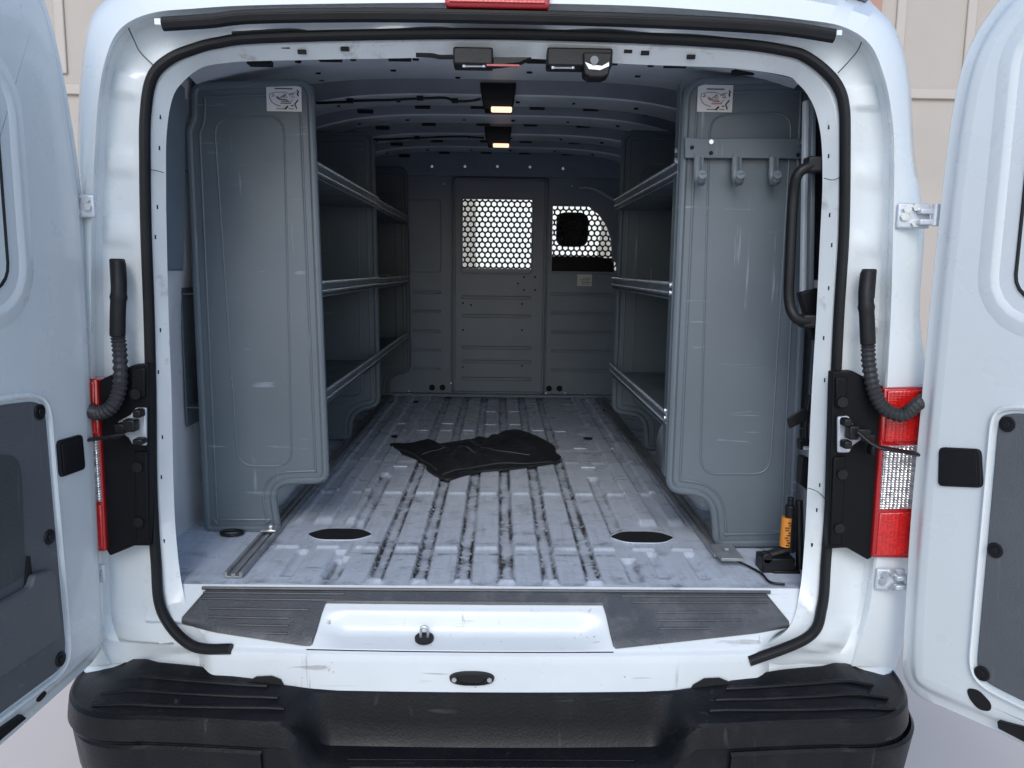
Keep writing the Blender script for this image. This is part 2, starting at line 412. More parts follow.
# roof skin, inside, and bows
def arch(x, z0, drop=.12): return z0-drop*(min(1.0, abs(x)/.90))**4
NX = 40
xs = [-.84+1.68*i/NX for i in range(NX+1)]
ys = [.05+.06*i for i in range(60)]
V = []; Fs = []
for yy in ys:
    for x in xs: V.append((x, yy, arch(x, 1.455)+.004*math.sin(yy*18)))
for j in range(len(ys)-1):
    for i in range(NX): Fs.append((j*(NX+1)+i, j*(NX+1)+i+1, (j+1)*(NX+1)+i+1, (j+1)*(NX+1)+i))
roof = obj('roof_lining_skin', (V, Fs), ROOF_SHADE, van, solid=.004)
def bow(y0, y1, z, zr=1.44):
    prof = [(y0+.004, z+.006), (y0+.012, z), (y1-.05, z+.004), (y1-.02, z+.018), (y1, zr+.004)]
    rings = [[Vector((x, y_, arch(x, z_, .13))) for x in xs] for y_, z_ in prof]
    return loft(rings)
def bow_side(y0, z, zr=1.44): return loft([[Vector((x, y_, arch(x, z_, .13))) for x in xs] for y_, z_ in ((y0-.03, zr+.004), (y0-.006, z+.020), (y0+.002, z+.004))])
BOWS = [(1.21, 1.48, 1.385), (1.62, 1.88, 1.388), (2.10, 2.37, 1.39), (2.52, 2.78, 1.39)]
for k, (a, b, z) in enumerate(BOWS):
    bo = obj('roof_bow', bow(a, b, z), ROOFM, van)
    obj('bow_side', bow_side(a, z), ROOF_SHADE, bo)  # near face coloured darker to stand for shade between the bows
    hs = []
    for q in range(6):
        x = -.60+.225*q+.012*math.sin(q*3+k)
        hs.append(cyl((x, (a+b)/2-.02, arch(x, z, .13)+.004), (0, 0, -1), .0085 if q % 2 else .006, .007, 10))
        hs.append(box(x+.05, x+.11, b-.035, b-.012, arch(x, z, .13)+.0, arch(x, z, .13)+.0125))
    obj('bow_hole', join(*hs), HOLE, bo, smooth=False)
# rear header: sheet between lip and first bow
topi = [p for p in rI_in if p.z > 1.02 and abs(p.x) < .64]
rings = [topi, [Vector((p.x*.985, .085, p.z+.006)) for p in topi], [Vector((p.x*.975, .13, p.z+.034)) for p in topi]]
hd = obj('rear_header', loft(rings), JAMB, van, solid=.002)
bo = obj('header_inner_panel', loft([[Vector((x*kx, y_, arch(x*kx, z_, dr))) for x in xs] for y_, z_, dr, kx in ((.128, 1.252, .10, .86), (.16, 1.262, .10, .88), (.50, 1.318, .12, .97), (.86, 1.362, .13, 1), (.885, 1.375, .13, 1), (.89, 1.445, .12, 1))]), ROOFM, van)
hs = []
for x, y in ((-.50, .30), (-.36, .30), (-.20, .29), (.18, .28), (.40, .30), (-.52, .62), (-.30, .62), (.10, .62), (.42, .62), (-.55, .80), (-.12, .80), (.30, .80)):
    z = 1.262+(y-.16)*.162 if y < .5 else 1.318+(y-.5)*.122
    hs.append(cyl((x, y, arch(x, z, .11)+.004), (0, 0, -1), .0085, .008, 10))
for k in range(8):
    x = -.60+.17*k; hs.append(box(x, x+.055, .20, .235, arch(x, 1.268, .10)-.006, arch(x, 1.268, .10)+.006))
obj('header_hole', join(*hs), HOLE, bo, smooth=False)
hs = []
for px, py in ((286, 47), (302, 52), (345, 49), (430, 43), (628, 51), (645, 53), (691, 57), (710, 52), (670, 48)):
    p = aY(px, py, .012); hs.append(obox(p, (.009, 0, 0), (0, .004, 0), (0, 0, .004)))
obj('header_hole', join(*hs), HOLE, hd, smooth=False)

# ------------------------------------------------------------------ floor
GR = [.045+.108*k for k in range(-4, 4)]
def gdepth(x, y):
    d = 0; dirt = 0
    for i, gx in enumerate(GR):
        if abs(x-gx) < .03:
            s = max(0, min(1, (.021-abs(x-gx))/.005))
            on = max(0, min(1, (y-.035)/.02))
            if i in (0, 7):
                on *= 1 if (y < .19 or .36 < y < 1.02) else 0
            on *= max(0, min(1, (1.36-y)/.02)) if y < 1.5 else max(0, min(1, (y-1.50)/.03))
            d += s*on
            e = math.exp(-((abs(x-gx)-.015)/.0055)**2)
            wear = (1.15 if abs(x-.0) < .32 else .6)*(1.0 if y < 1.3 else .55)
            n1 = noise.noise(Vector((x*30, y*9, 1.3)))*.7+.62
            dirt += (e*1.25+s*.6*max(0, noise.noise(Vector((x*40, y*14, 7)))+.35))*on*wear*n1
    return d, dirt
def fz(x, y):
    d, dirt = gdepth(x, y)
    z = -.011*d
    for cx, wd, hh in ((-.405, .030, .010), (.475, .030, .010), (-.50, .030, .010), (.560, .028, .010), (-.575, .012, .006)):
        if y > .50 or True:
            on = max(0, min(1, (y-.46)/.04))
            z += hh*max(0, min(1, (wd-abs(x-cx))/.007))*on
    for cx in (-.40, -.50, .44, .54):
        z += -.009*max(0, min(1, (.016-abs(x-cx))/.005))*(1 if .06 < y < .24 else 0)
    # cross beads in the lands between grooves
    for yb in (.265, .80, 1.25, 1.80, 2.30):
        t = abs(y-yb)
        if t < .03 and abs(x-.035) < .62:
            ph = ((x-.045)/.108-.5) % 1.0
            if abs(ph-0.0) < .28 or abs(ph-1.0) < .28: z += (.007 if yb in (.265, .80, 1.25, 1.80, 2.30) else .003)*max(0, 1-t/.014)
    for gx in GR[1:7]:
        if abs(x-gx) < .03 and y < .06: z += .010*math.exp(-((y-.022)/.009)**2)*max(0, min(1, (.024-abs(x-gx))/.008))
    # seam across
    z += -.004*math.exp(-((y-1.44)/.008)**2)
    z += .0012*noise.noise(Vector((x*5, y*5, 0)))
    # dirt: patches near rear edge
    dirt += .9*max(0, noise.noise(Vector((x*14, y*22, 4)))-.22)*(1 if y < .9 else .5)+.55*max(0, noise.noise(Vector((x*70, y*6, 9)))-.30)
    for cx in (-.435, -.375, .445, .505, -.53, -.47, .532, .588): dirt += .55*math.exp(-((x-cx)/.004)**2)*max(0, noise.noise(Vector((x*20, y*5, 3)))+.25)*(1 if y > .46 else 0)
    for yb in (.215, .30):
        if abs(x) < .34:
            ph = ((x-.045)/.108-.5) % 1.0
            if min(ph, 1-ph) < .28: dirt += .9*math.exp(-((y-yb)/.006)**2)*(noise.noise(Vector((x*8, yb*9, 2)))+.65)
    dirt += .7*math.exp(-((y-.012)/.010)**2)*(noise.noise(Vector((x*25, 0, 2)))+.3)
    return z, dirt
fxs = [-.89+1.78*i/520 for i in range(521)]
fys = [.0+.008*i for i in range(130)]; y_ = fys[-1]
while y_ < 2.87: y_ += .014; fys.append(y_)
V = []; D = []
for yy in fys:
    for x in fxs:
        z, dd = fz(x, yy); V.append((x, yy, z)); D.append(max(0, min(1, dd)))
nx = len(fxs); Fs = [(j*nx+i, j*nx+i+1, (j+1)*nx+i+1, (j+1)*nx+i) for j in range(len(fys)-1) for i in range(nx-1)]
floor = obj('cargo_floor', (V, Fs), FLOORM, van, auto=80)
at = floor.data.attributes.new('dirt', 'FLOAT', 'POINT'); at.data.foreach_set('value', D)
obj('cab_underfloor', box(-.89, .89, .03, 2.92, -.10, -.04), BLK, van)
for px, py in ((340, 535), (642, 538)):
    c = aZ(px, py, 0)
    hx_ = [(-.088, .005), (-.052, .047), (.052, .047), (.088, .005), (.088, -.005), (.052, -.047), (-.052, -.047), (-.088, -.005)]
    base = [(c.x+q.x, c.y+q.y, .0026) for q in roundpoly(hx_, [.008, .03, .03, .008, .008, .03, .03, .008], 6)]
    obj('floor_opening', prism(base, (0, 0, .0012)), HOLE, van, smooth=False)
    obj('opening_rim', tube([Vector((c.x+(p[0]-c.x)*1.04, c.y+(p[1]-c.y)*1.05, .002)) for p in base], .0018, 6, closed=True), FLOORM, van)
hs = []
for px, py in ((396, 437), (588, 439), (417, 402), (601, 411)):
    c = aZ(px, py, 0); hs.append(cyl((c.x, c.y, .0045), (0, 0, -1), .022, .004, 18))
obj('drain_plug', join(*hs), HOLE, van)
# raised light welds on the floor
bd = []
for px, py in ((403, 424), (447, 424), (490, 425), (515, 425), (423, 431), (446, 431), (468, 431), (538, 431), (491, 412), (514, 412), (400, 467), (580, 449), (607, 449), (588, 468), (560, 432)):
    c = aZ(px, py, 0); bd.append(obox((c.x, c.y, .003), (.028, 0, 0), (0, .006, 0), (0, 0, .003)))
obj('floor_bead', join(*bd), FLOORM, van, bevel=.003)
for x0, x1, y0 in ((-.645, -.600, .035), (.60, .645, .20)):
    xm = (x0+x1)/2
    rl = obj('floor_rail', prism([(x, y0, z) for x, z in ((x0, .002), (x1, .002), (x1, .016), (x1-.008, .016), (x1-.008, .006), (xm+.005, .006), (xm+.005, .012), (xm-.005, .012), (xm-.005, .006), (x0+.008, .006), (x0+.008, .016), (x0, .016))], (0, 2.86-y0, 0)), ALU, van, bevel=.001)
c = aZ(733, 556, .01)
bk = obj('rail_bracket', join(box(.60, .66, c.y-.06, c.y+.05, .017, .026), cyl((.63, c.y, .026), (0, 0, 1), .011, .008, 6)), ALU, van, bevel=.002)
c = aZ(266, 535, .01)
obj('rail_bracket', join(box(-.645, -.60, c.y-.0, c.y+.05, .017, .024), cyl((-.62, c.y+.025, .024), (0, 0, 1), .010, .008, 6)), STEEL, van, bevel=.002)

# ------------------------------------------------------------------ inner side walls
for sx in (-1, 1):
    zs = [0, .05, .25, .6, .75, .9, 1.1, 1.25, 1.36, 1.45]
    xz = [.895, .895, .895, .89, .875, .865, .85, .83, .80, .76]
    ysw = [.02+.02*i for i in range(150)]
    V = []; zz = []
    n_ = 60; prof = catmull([(xz[i], zs[i], 0) for i in range(len(zs))], 7)
    for yy in ysw:
        for p in prof:
            z = p.y; x = p.x
            rel = 0
            for yc, hw in ((.16, .035), (.30, .03), (.75, .22), (1.35, .22), (1.95, .22), (2.5, .2)):
                for z0, z1 in ((.12, .50), (.58, .72), (.80, 1.16)):
                    a = max(0, min(1, (hw-abs(yy-yc))/.02)); b = max(0, min(1, (min(z-z0, z1-z))/.03)); rel = max(rel, a*b)
            V.append((sx*(x-.0+.014*rel-.02), yy, z))
    m_ = len(prof); Fs = [(j*m_+i, j*m_+i+1, (j+1)*m_+i+1, (j+1)*m_+i) for j in range(len(ysw)-1) for i in range(m_-1)]
    sw = obj('side_wall', (V, Fs), INNER, van)
    hs = []
    for (yy, z) in ((.10, .12), (.10, .22), (.11, .34), (.10, .44), (.11, .55), (.10, .66), (.24, .30), (.24, .52), (.2, .60), (.24, .74)):
        hs.append(obox((sx*.868, yy, z), (.006, 0, 0), (0, .006, 0), (0, 0, .010)))
    obj('wall_hole', join(*hs), HOLE, sw, smooth=False)
    hp = []
    obj('upper_trim', prism([(sx*.862, .06, .74), (sx*.862, .40, .74), (sx*.83, .40, 1.22), (sx*.80, .06, 1.24)], (sx*-.012, 0, 0)), SURR if sx > 0 else GREYD, van, bevel=.01)
    # wheel housing
    V = []
    pr = []
    for k in range(13):
        t = math.pi*k/12; pr.append((1.0+.37*-math.cos(t), .22*math.sin(t)**.7))
    obj('wheel_housing', loft([[Vector((sx*.90, a, b+.0)) for a, b in pr], [Vector((sx*.68, a, b)) for a, b in pr], [Vector((sx*.665, 1.0+(a-1.0)*.94, b*.94)) for a, b in pr], [Vector((sx*.665, 1.0+(a-1.0)*.2, 0)) for a, b in pr]]), INNER, van)

# ------------------------------------------------------------------ sill, scuff plate
def crown(x): return -.030*(1-(x/.80)**2)
REC = (-.405, .285)
def sillp(x, t, lift=0):      # t 0..1 down the slope, 1..2 the vertical lip
    cy = crown(x)
    if t <= 1:
        y = -.09*t; z = -.105*t
        # recess
        e = max(0, min(1, (x+.405)/.085))*max(0, min(1, (.294-x)/.085))
        e = e*e*(3-2*e)
        if t > .38:
            q = (t-.38)/.62
            q1 = min(1, q/.60); q1 = q1*q1*(3-2*q1); zz = -.040-.048*q1-.017*max(0, (q-.45)/.55)
            yy = -.034-.012*min(1, q/.45)-.044*max(0, (q-.45)/.55)
            y = y*(1-e)+yy*e; z = z*(1-e)+zz*e
        nrm = Vector((0, -.76, .65))
    else:
        q = t-1; y = -.09-.008*min(1, q*5); z = -.105-.012*min(1, q*5)-.17*max(0, q-.15); nrm = Vector((0, -1, .1))
        y += -.006*max(0, min(1, (.45-abs(q-.5))/.06))
    e2 = max(0, min(1, (abs(x)-.62)/.10))*max(0, min(1, (t-.6)/.4)); y += .07*e2*e2*(3-2*e2)
    return Vector((x, y+cy*min(1, t*1.0), z))+nrm*lift
sxs = [-.80+1.60*i/200 for i in range(201)]
sts = [i/30 for i in range(31)]+[1+.05*i for i in range(1, 31)]
V = [sillp(x, t) for t in sts for x in sxs]
back = [Vector((x, .03, -.001)) for x in sxs]
V = back+V; n_ = len(sxs)
sill = obj('rear_sill', (V, [(j*n_+i, j*n_+i+1, (j+1)*n_+i+1, (j+1)*n_+i) for j in range(len(sts)) for i in range(n_-1)]), SILL, van)
def sc_bottom(x):
    w_ = .30
    e = max(0, min(1, (x+.402)/.020))*max(0, min(1, (.293-x)/.020)); e = e*e*(3-2*e)
    if x < 0: wing = .97-.26*max(0, (-x-.42)/.32)
    else: wing = .97-.28*max(0, (x-.30)/.44)
    return wing*(1-e)+w_*e
pxs = [-.712+1.424*i/260 for i in range(261)]
cols = []
for x in pxs:
    b = sc_bottom(x); endf = min(1, (x+.712)/.045, (.712-x)/.045)
    t0 = .06+(1-endf)*.50
    if b < t0+.02: b = t0+.02
    col = [sillp(x, t0, .0005)]
    for k in range(13):
        t = t0+(b-t0)*(k/12); edge = min(1, k*1.2, (12-k)*1.2) if b-t0 > .05 else .6
        col.append(sillp(x, t, .0045+.002*min(1, edge)))
    col.append(sillp(x, b, .0005)); cols.append(col)
plate = obj('scuff_plate', loft(cols), SCUFF, van)
rg = []
for sgn, xr in ((-1, [(-.675, -.34, .16), (-.675, -.36, .26), (-.655, -.42, .42), (-.65, -.46, .56), (-.58, -.46, .68), (-.51, -.46, .80)]), (1, [(.32, .67, .16), (.34, .67, .26), (.40, .64, .42), (.40, .60, .55), (.40, .52, .68)])):
    for x0, x1, t in xr:
        rg.append(tube([sillp(x0+(x1-x0)*k/10, t, .0075) for k in range(11)], .0032, 6, flat=.8))
rg.append(tube([sillp(-.68+1.36*k/40, .085, .0085) for k in range(41)], .004, 6))
obj('tread_rib', join(*rg), SCUFF, plate)
obj('sill_seam', tube([sillp(-.41+.70*k/60, 1.04, .0008) for k in range(61)], .0013, 6), HOLE, van)
# striker
c = sillp(aY(425, 641, -.07).x, .80, .0)
st = obj('lock_striker', join(cyl(c+Vector((0, 0, .001)), (0, -.15, 1), .022, .006, 20)), BLK, van)
loop = [c+Vector((dx, 0, dz)) for dx, dz in ((-.008, .004), (-.008, .024), (-.004, .031), (.004, .031), (.008, .024), (.008, .004))]
obj('striker_loop', tube(catmull(loop, 4), .0032, 8), STEEL, st)
# small oval latch socket on the lip
c = sillp(aY(472, 675, -.13).x, 1.42, .0)
def oval(c, a, b, y, n=28): return [Vector((c.x+a*math.copysign(abs(math.cos(2*math.pi*k/n))**.8, math.cos(2*math.pi*k/n)), y, c.z+b*math.copysign(abs(math.sin(2*math.pi*k/n))**.9, math.sin(2*math.pi*k/n)))) for k in range(n)]
yk = c.y-.002
sk = obj('latch_socket', loft([oval(c, .052, .0165, yk+.004), oval(c, .050, .0155, yk-.006), oval(c, .030, .011, yk-.007), oval(c, .027, .009, yk+.004)], closed=True), BLK, van)
obj('socket_screw', join(cyl(c+Vector((-.040, -.009, 0)), (0, -1, 0), .0055, .003, 12), cyl(c+Vector((.040, -.009, 0)), (0, -1, 0), .0055, .003, 12)), STEEL, sk)
obj('socket_opening', prism(oval(c, .029, .010, yk-.0055), (0, .001, 0)), HOLE, sk)
for px, py in ((266, 673), (712, 675)):
    p = aY(px, py+9, crown(.4)-.10)
    pts = [Vector((p.x+dx, sillp(p.x, 1.5).y-.0085, p.z+dz)) for dx, dz in ((-.055, -.02), (-.045, 0), (-.02, .016), (.015, .018), (.035, .010), (.05, -.02))]
    obj('drain_notch', prism(pts, (0, .004, 0)), HOLE, van, smooth=False)

# ------------------------------------------------------------------ door seal and drip strip
sealp = ring(lambda r: aY(*r[0], r[4]-.010))
obj('door_seal', tube(sealp, .0120, 10, flat=1.1, ref=(0, 1, 0)), RUB, van)
sp = catmull([aY(px, py, -.052) for px, py in ((163, 24), (210, 21), (256, 16.5), (380, 15), (512, 17), (640, 20.5), (768, 27), (834, 36))], 8)
ds = obj('drip_strip', join(tube(sp, .0150, 8, flat=.9, ref=(0, 1, 0)), tube([p+Vector((0, -.008, .006)) for p in sp], .006, 6, ref=(0, 1, 0))), RUB, van)
obj('strip_clip', join(obox(aY(159, 22, -.052), (.008, 0, 0), (0, .004, 0), (0, 0, .006)), obox(aY(838, 33, -.052), (.007, 0, 0), (0, .004, 0), (0, 0, .005))), STEEL, ds)
# wavy sealant bead above the seal
bd = catmull([aY(px, py, -.006) for px, py in ((232, 33), (290, 30), (320, 33), (380, 31), (437, 28), (470, 32), (530, 33), (600, 30), (650, 34), (700, 36), (770, 44))], 5)
obj('sealant_bead', tube(bd, .0035, 6), SCUFF, van)
for pts in (((128, 27), (134, 40), (140, 52), (153, 65)), ((864, 36), (858, 50), (850, 60), (838, 73))):
    obj('panel_seam', tube(catmull([aY(*p, -.012) for p in pts], 5), .0014, 6), SCUFF, van)
for pts in (((143, 168), (158, 171), (164, 173)), ((824, 178), (833, 180), (842, 176)), ((808, 488), (818, 492), (828, 502))):
    obj('panel_seam', tube(catmull([aY(*p, -.001) for p in pts], 5), .0010, 6), SCUFF, van)
from mathutils.bvhtree import BVHTree
ft = BVHTree.FromPolygons([tuple(v) for v in loft([rI, rI_mid, rS])[0]], loft([rI, rI_mid, rS])[1])
hs = []
for px, py in ((160, 117), (159, 148), (157, 207), (155, 237), (160, 330), (158, 372), (162, 437), (161, 477), (164, 541), (829, 127), (829, 156), (830, 215), (832, 245), (829, 288), (824, 338), (825, 380), (820, 485), (817, 510), (812, 545), (822, 560)):
    loc = ft.ray_cast(CAM, ray(px, py).normalized())[0]
    if loc is not None: hs.append(obox(loc, (.0021, 0, 0), (0, .0022, 0), (0, 0, .0045)))
obj('frame_hole', join(*hs), HOLE, van, smooth=False)
obj('jamb_stud', join(cyl(aY(875, 323, -.01), (0, -1, 0), .010, .012, 12)), STEEL, van)
# high brake lamp
a = aY(445, 8, -.06); b = aY(550, -14, -.06)
bl = obj('high_brake_lamp', box(a.x, b.x, a.y-.012, a.y+.03, a.z, b.z), REDD, van, bevel=.008, seg=3)
obj('lens', box(a.x+.010, b.x-.010, a.y-.016, a.y-.013, a.z+.008, b.z-.006), RED, bl, bevel=.003)
# mirror-like antenna foot at the roof corner
obj('roof_antenna_base', prism([aY(824, 4, .05), aY(846, 7, .05), aY(838, -10, .05), aY(830, -10, .05)], (0, .03, 0)), BLK, van, bevel=.003)

# ------------------------------------------------------------------ tail lamps and black surrounds
def quad_prism(pts, y, th): return prism([aY(px, py, y) for px, py in pts], (0, th, 0))
# right
sr = obj('lamp_surround', quad_prism(((833, 372), (853, 371), (886, 388), (885, 400), (882, 470), (874, 556), (868, 560), (847, 548), (828, 549)), -.048, .03), SURR, van, bevel=.003)
obj('flange', join(quad_prism(((836, 378), (848, 377), (846, 408), (836, 408)), -.056, .006), quad_prism(((834, 458), (846, 456), (842, 545), (830, 545)), -.056, .006)), SURR, sr, bevel=.003)
bs = [cyl(aY(px, py, -.057), (0, -1, 0), .012, .005, 16) for px, py in ((842, 402), (842, 474), (839, 528))]
obj('screw', join(*bs), BLK, sr)
def lamp(quads, y, name='tail_lamp'):
    out = None
    for nm, pts, m_ in quads:
        if out is None: out = obj(name, quad_prism(pts, y, .05), m_, van, bevel=.006, seg=3)
        else: obj(nm, quad_prism(pts, y-.004, .02), m_, out, bevel=.003, seg=2)
lamp([('body', ((884, 388), (960, 386), (955, 560), (872, 558)), REDD),
      ('red_lens', ((888, 391), (956, 389), (956, 440), (885, 442)), RED),
      ('clear_lens', ((884, 446), (954, 444), (953, 508), (880, 510)), CLEAR),
      ('red_lens', ((880, 513), (953, 511), (953, 554), (876, 556)), RED)], -.060)
# left (the door hides all but a sliver)
sl_ = obj('lamp_surround', quad_prism(((148, 364), (133, 365), (104, 378), (94, 386), (96, 470), (106, 550), (110, 556), (134, 546), (150, 546)), -.048, .03), SURR, van, bevel=.003)
obj('flange', join(quad_prism(((145, 368), (131, 369), (131, 398), (145, 398)), -.056, .006), quad_prism(((147, 452), (134, 452), (136, 541), (149, 543)), -.056, .006)), SURR, sl_, bevel=.003)
bs = [cyl(aY(px, py, -.057), (0, -1, 0), .012, .005, 16) for px, py in ((136, 394), (138, 467), (139, 522))]
obj('screw', join(*bs), BLK, sl_)
lamp([('body', ((97, 379), (20, 378), (26, 552), (106, 552)), REDD),
      ('red_lens', ((94, 382), (24, 381), (24, 432), (95, 434)), RED),
      ('clear_lens', ((97, 438), (24, 436), (26, 500), (101, 502)), CLEAR),
      ('red_lens', ((101, 505), (26, 504), (28, 548), (103, 549)), RED)], -.060)

# check straps
def strap(pl, white, arm, base, lab=None):
    c = obj('check_strap_bracket', quad_prism(white, -.060, .010), WPART, van, bevel=.004)
    obj('bracket_arm', join(*[obox(aY(px, py, -.078), (hx*.0023, 0, 0), (0, .014, 0), (0, 0, hy*.0023)) for px, py, hx, hy in base]), BLK, c, bevel=.004)
    pts = catmull([onplane(px, py, (0, y, 0), (0, 1, 0)) for px, py, y in arm], 4)
    obj('strap_arm', tube(pts, .009, 8, flat=.5), BLK, c)
strap(None, ((838, 417), (849, 416), (853, 424), (862, 428), (862, 440), (853, 446), (850, 453), (838, 453)), ((858, 432, -.10), (876, 446, -.12), (895, 450, -.12), (945, 459, -.06)), ((846, 422, 4, 4), (846, 444, 4, 4), (852, 432, 5, 7), (862, 432, 7, 4), (868, 438, 5, 5), (871, 450, 2, 5)))
strap(None, ((146, 408), (135, 408), (130, 415), (117, 422), (118, 432), (128, 438), (132, 445), (146, 446)), ((125, 434, -.10), (112, 436, -.11), (95, 439, -.10), (72, 441, -.05)), ((139, 413, 4, 4), (140, 441, 5, 3), (131, 425, 6, 6), (122, 428, 5, 5), (117, 435, 4, 3)))
# cable conduits
COND = mat('ribbed_conduit', (.030, .032, .036), .45, spec=.4)
def conduit(top, path, name='cable_conduit'):
    P = [aY(px, py, y) for px, py, y in path]
    pp = catmull(P, 9); rad = [.0150+.0018*(1 if k % 2 else -1) for k in range(len(pp))]
    o = obj(name, tube(pp, .015, 12, rad=rad), COND, van, auto=20)
    T = catmull([aY(px, py, y) for px, py, y in top], 6); n = len(T)
    rr = [(.0165 if i < n*.45 else .0185 if i < n*.5 else .0165) for i in range(n)]
    obj('grommet', join(tube(T, .018, 12, rad=rr), obox(aY(top[0][0], top[0][1]+12, -.025), (.014, 0, 0), (0, .012, 0), (0, 0, .034))), RUB, o, bevel=.004)
conduit([(118, 262, -.03), (119, 285, -.05), (118, 310, -.055), (117.5, 337, -.055)], [(118, 337, -.055), (120, 355, -.06), (120, 385, -.07), (113, 405, -.09), (100, 413, -.09), (88, 410, -.07), (72, 404, -.04)])
conduit([(868, 272, -.03), (866, 295, -.05), (867, 320, -.055), (868, 345, -.055)], [(868, 345, -.055), (869, 365, -.06), (874, 390, -.07), (884, 408, -.09), (902, 415, -.10), (918, 404, -.09), (940, 388, -.06)])

# hinges
def hinge(px, py, s, flip=1):
    c = aY(px, py, -.055); k = .0023
    o = obj('door_hinge', obox(c, (16*k*s, 0, 0), (0, .005, 0), (0, 0, 12*k*s)), WPART, van, bevel=.006, seg=3)
    obj('hinge_bolt', join(*[cyl(c+Vector((dx*k*s*flip, -.005, dz*k*s)), (0, -1, 0), .0095*s, .007, 6) for dx, dz in ((-8, 6), (-10, -1), (1, 8), (1, -7))]), STEEL, o)
    obj('hinge_arm', join(obox(c+Vector((11*k*s*flip, -.014, 4*k*s)), (9*k*s, 0, 0), (0, .009, 0), (0, 0, 2.8*k*s)), obox(c+Vector((11*k*s*flip, -.014, -6*k*s)), (9*k*s, 0, 0), (0, .009, 0), (0, 0, 2.8*k*s)),
        cyl(c+Vector((17*k*s*flip, -.020, -10*k*s)), (0, 0, 1), .008*s, 21*k*s, 12)), WPART, o, bevel=.003)
hinge(913, 216, 1.0); hinge(890, 579, .95); hinge(80, 206, .9, -1); hinge(93, 573, .8, -1)

# ------------------------------------------------------------------ bumper
def bump_st(x):
    ax = abs(x); s = 1 if x > 0 else -1
    c = -.03*(1-(min(ax, .8)/.8)**2)
    back = Vector((x, -.098+c-.012*max(0, min(1, (ax-.35)/.2)), 0))
    front = Vector((x, -.225+c*.6, 0))
    return back, front
stations = []
xsb = [-.78+1.56*i/120 for i in range(121)]
def corner(s):
    out = []
    F_ = [(.78, -.218), (.85, -.212), (.91, -.185), (.958, -.13), (.985, -.06), (.998, .03), (1.0, .16), (1.0, .34)]
    B_ = [(.78, -.070), (.82, -.05), (.86, -.025), (.89, .005), (.91, .04), (.93, .09), (.94, .17), (.95, .34)]
    Fc = catmull([(a, b, 0) for a, b in F_], 4); Bc = catmull([(a, b, 0) for a, b in B_], 4)
    return [(Vector((s*b.x, b.y, 0)), Vector((s*f.x, f.y, 0)), 1.0) for f, b in zip(Fc, Bc)]
def dipf(x):   # 1 on the corner pads, 0 in the centre step
    ax = abs(x-.0); e = max(0, min(1, (ax-.365)/.09)); return e*e*(3-2*e)
ctr = []
for x in xsb:
    b, f = bump_st(x); 
    if abs(x) > .5: 
        q = (abs(x)-.5)/.28; f = Vector((x, f.y+(-.215-f.y)*q, 0)); b = Vector((x, b.y+(-.070-b.y)*q, 0))
    ctr.append((b, f, dipf(x)))
stations = corner(-1)[::-1]+ctr[1:-1]+corner(1)
ZT = -.205
cols = []
for b, f, e in stations:
    d = f-b; L_ = d.length; dn = d/L_; w_ = max(0, min(1, (abs(b.x)-.34)/.36)); w_ = .036*w_*w_*(3-2*w_)*(1-.75*max(0, min(1, (abs(f.x)-.84)/.12)))
    A = [(0, ZT-.20), (0, ZT+.004+w_), (.004, ZT+.008+w_), (.012, ZT+.006+w_), (.5*L_, ZT-.008+w_*.55), (.80*L_, ZT-.013+w_*.12), (.90*L_, ZT-.014+w_*.05), (.96*L_, ZT-.008), (L_+.002, ZT-.014), (L_+.008, ZT-.050), (L_+.009, ZT-.060), (L_+.002, ZT-.068), (L_-.012, ZT-.17), (L_-.035, ZT-.25), (L_-.09, ZT-.33), (0, ZT-.33)]
    B = [(0, ZT-.20), (0, ZT+.004), (.004, ZT+.008), (.012, ZT+.002), (.020, ZT-.055), (.024, ZT-.095), (.034, ZT-.112), (.06, ZT-.116), (L_*.72, ZT-.118), (L_-.012, ZT-.120), (L_-.002, ZT-.126), (L_+.002, ZT-.14), (L_-.012, ZT-.17), (L_-.035, ZT-.25), (L_-.09, ZT-.33), (0, ZT-.33)]
    col = []
    for (s0, z0), (s1, z1) in zip(A, B):
        s_ = s1+(s0-s1)*e; z_ = z1+(z0-z1)*e; col.append(b+dn*s_+Vector((0, 0, z_)))
    cols.append(col)
bumper = obj('rear_bumper', loft(cols), BUMP, van, auto=28)
from mathutils.bvhtree import BVHTree
def bvh_of(vf): return BVHTree.FromPolygons([tuple(v) for v in vf[0]], vf[1])
def hitpx(tree, px, py):
    loc, nor, ix, dd = tree.ray_cast(CAM, ray(px, py).normalized()); return loc
bt = bvh_of(loft(cols))
for sx in (-1, 1):
    rg = []
    for yy, x0, x1 in ((-.140, .52, .88), (-.165, .49, .90), (-.190, .47, .90)):
        pts = []
        for k in range(13):
            x = sx*(x0+(x1-x0)*k/12); y = yy+(.06+(yy+.115)*.5)*max(0, (abs(x)-.55)/.35)**1.5
            loc = bt.ray_cast(Vector((x, y, 0)), Vector((0, 0, -1)))[0]
            if loc is not None: pts.append(loc+Vector((.013, 0, .0015)))
        rg.append(tube(pts, .0050, 8, flat=1.0))
        for k in range(2, len(pts)-1, 3): rg.append(obox(pts[k]+Vector((0, .010, .0)), (.007, 0, 0), (0, .007, 0), (0, 0, .0025)))
    obj('step_tread', join(*rg), BUMP, bumper, bevel=.001)
rg = []
for k, yy in enumerate((-.155, -.185, -.212, -.235)):
    rg.append(tube([(-.33+.012*k+(.66-.024*k)*i/8, yy-.012, ZT-.119) for i in range(9)], .006, 6, flat=.5))
obj('step_tread', join(*rg), BUMP, bumper)
for o_ in van.children:
    if o_.name.startswith('rear_bumper'): o_.location.x += .013
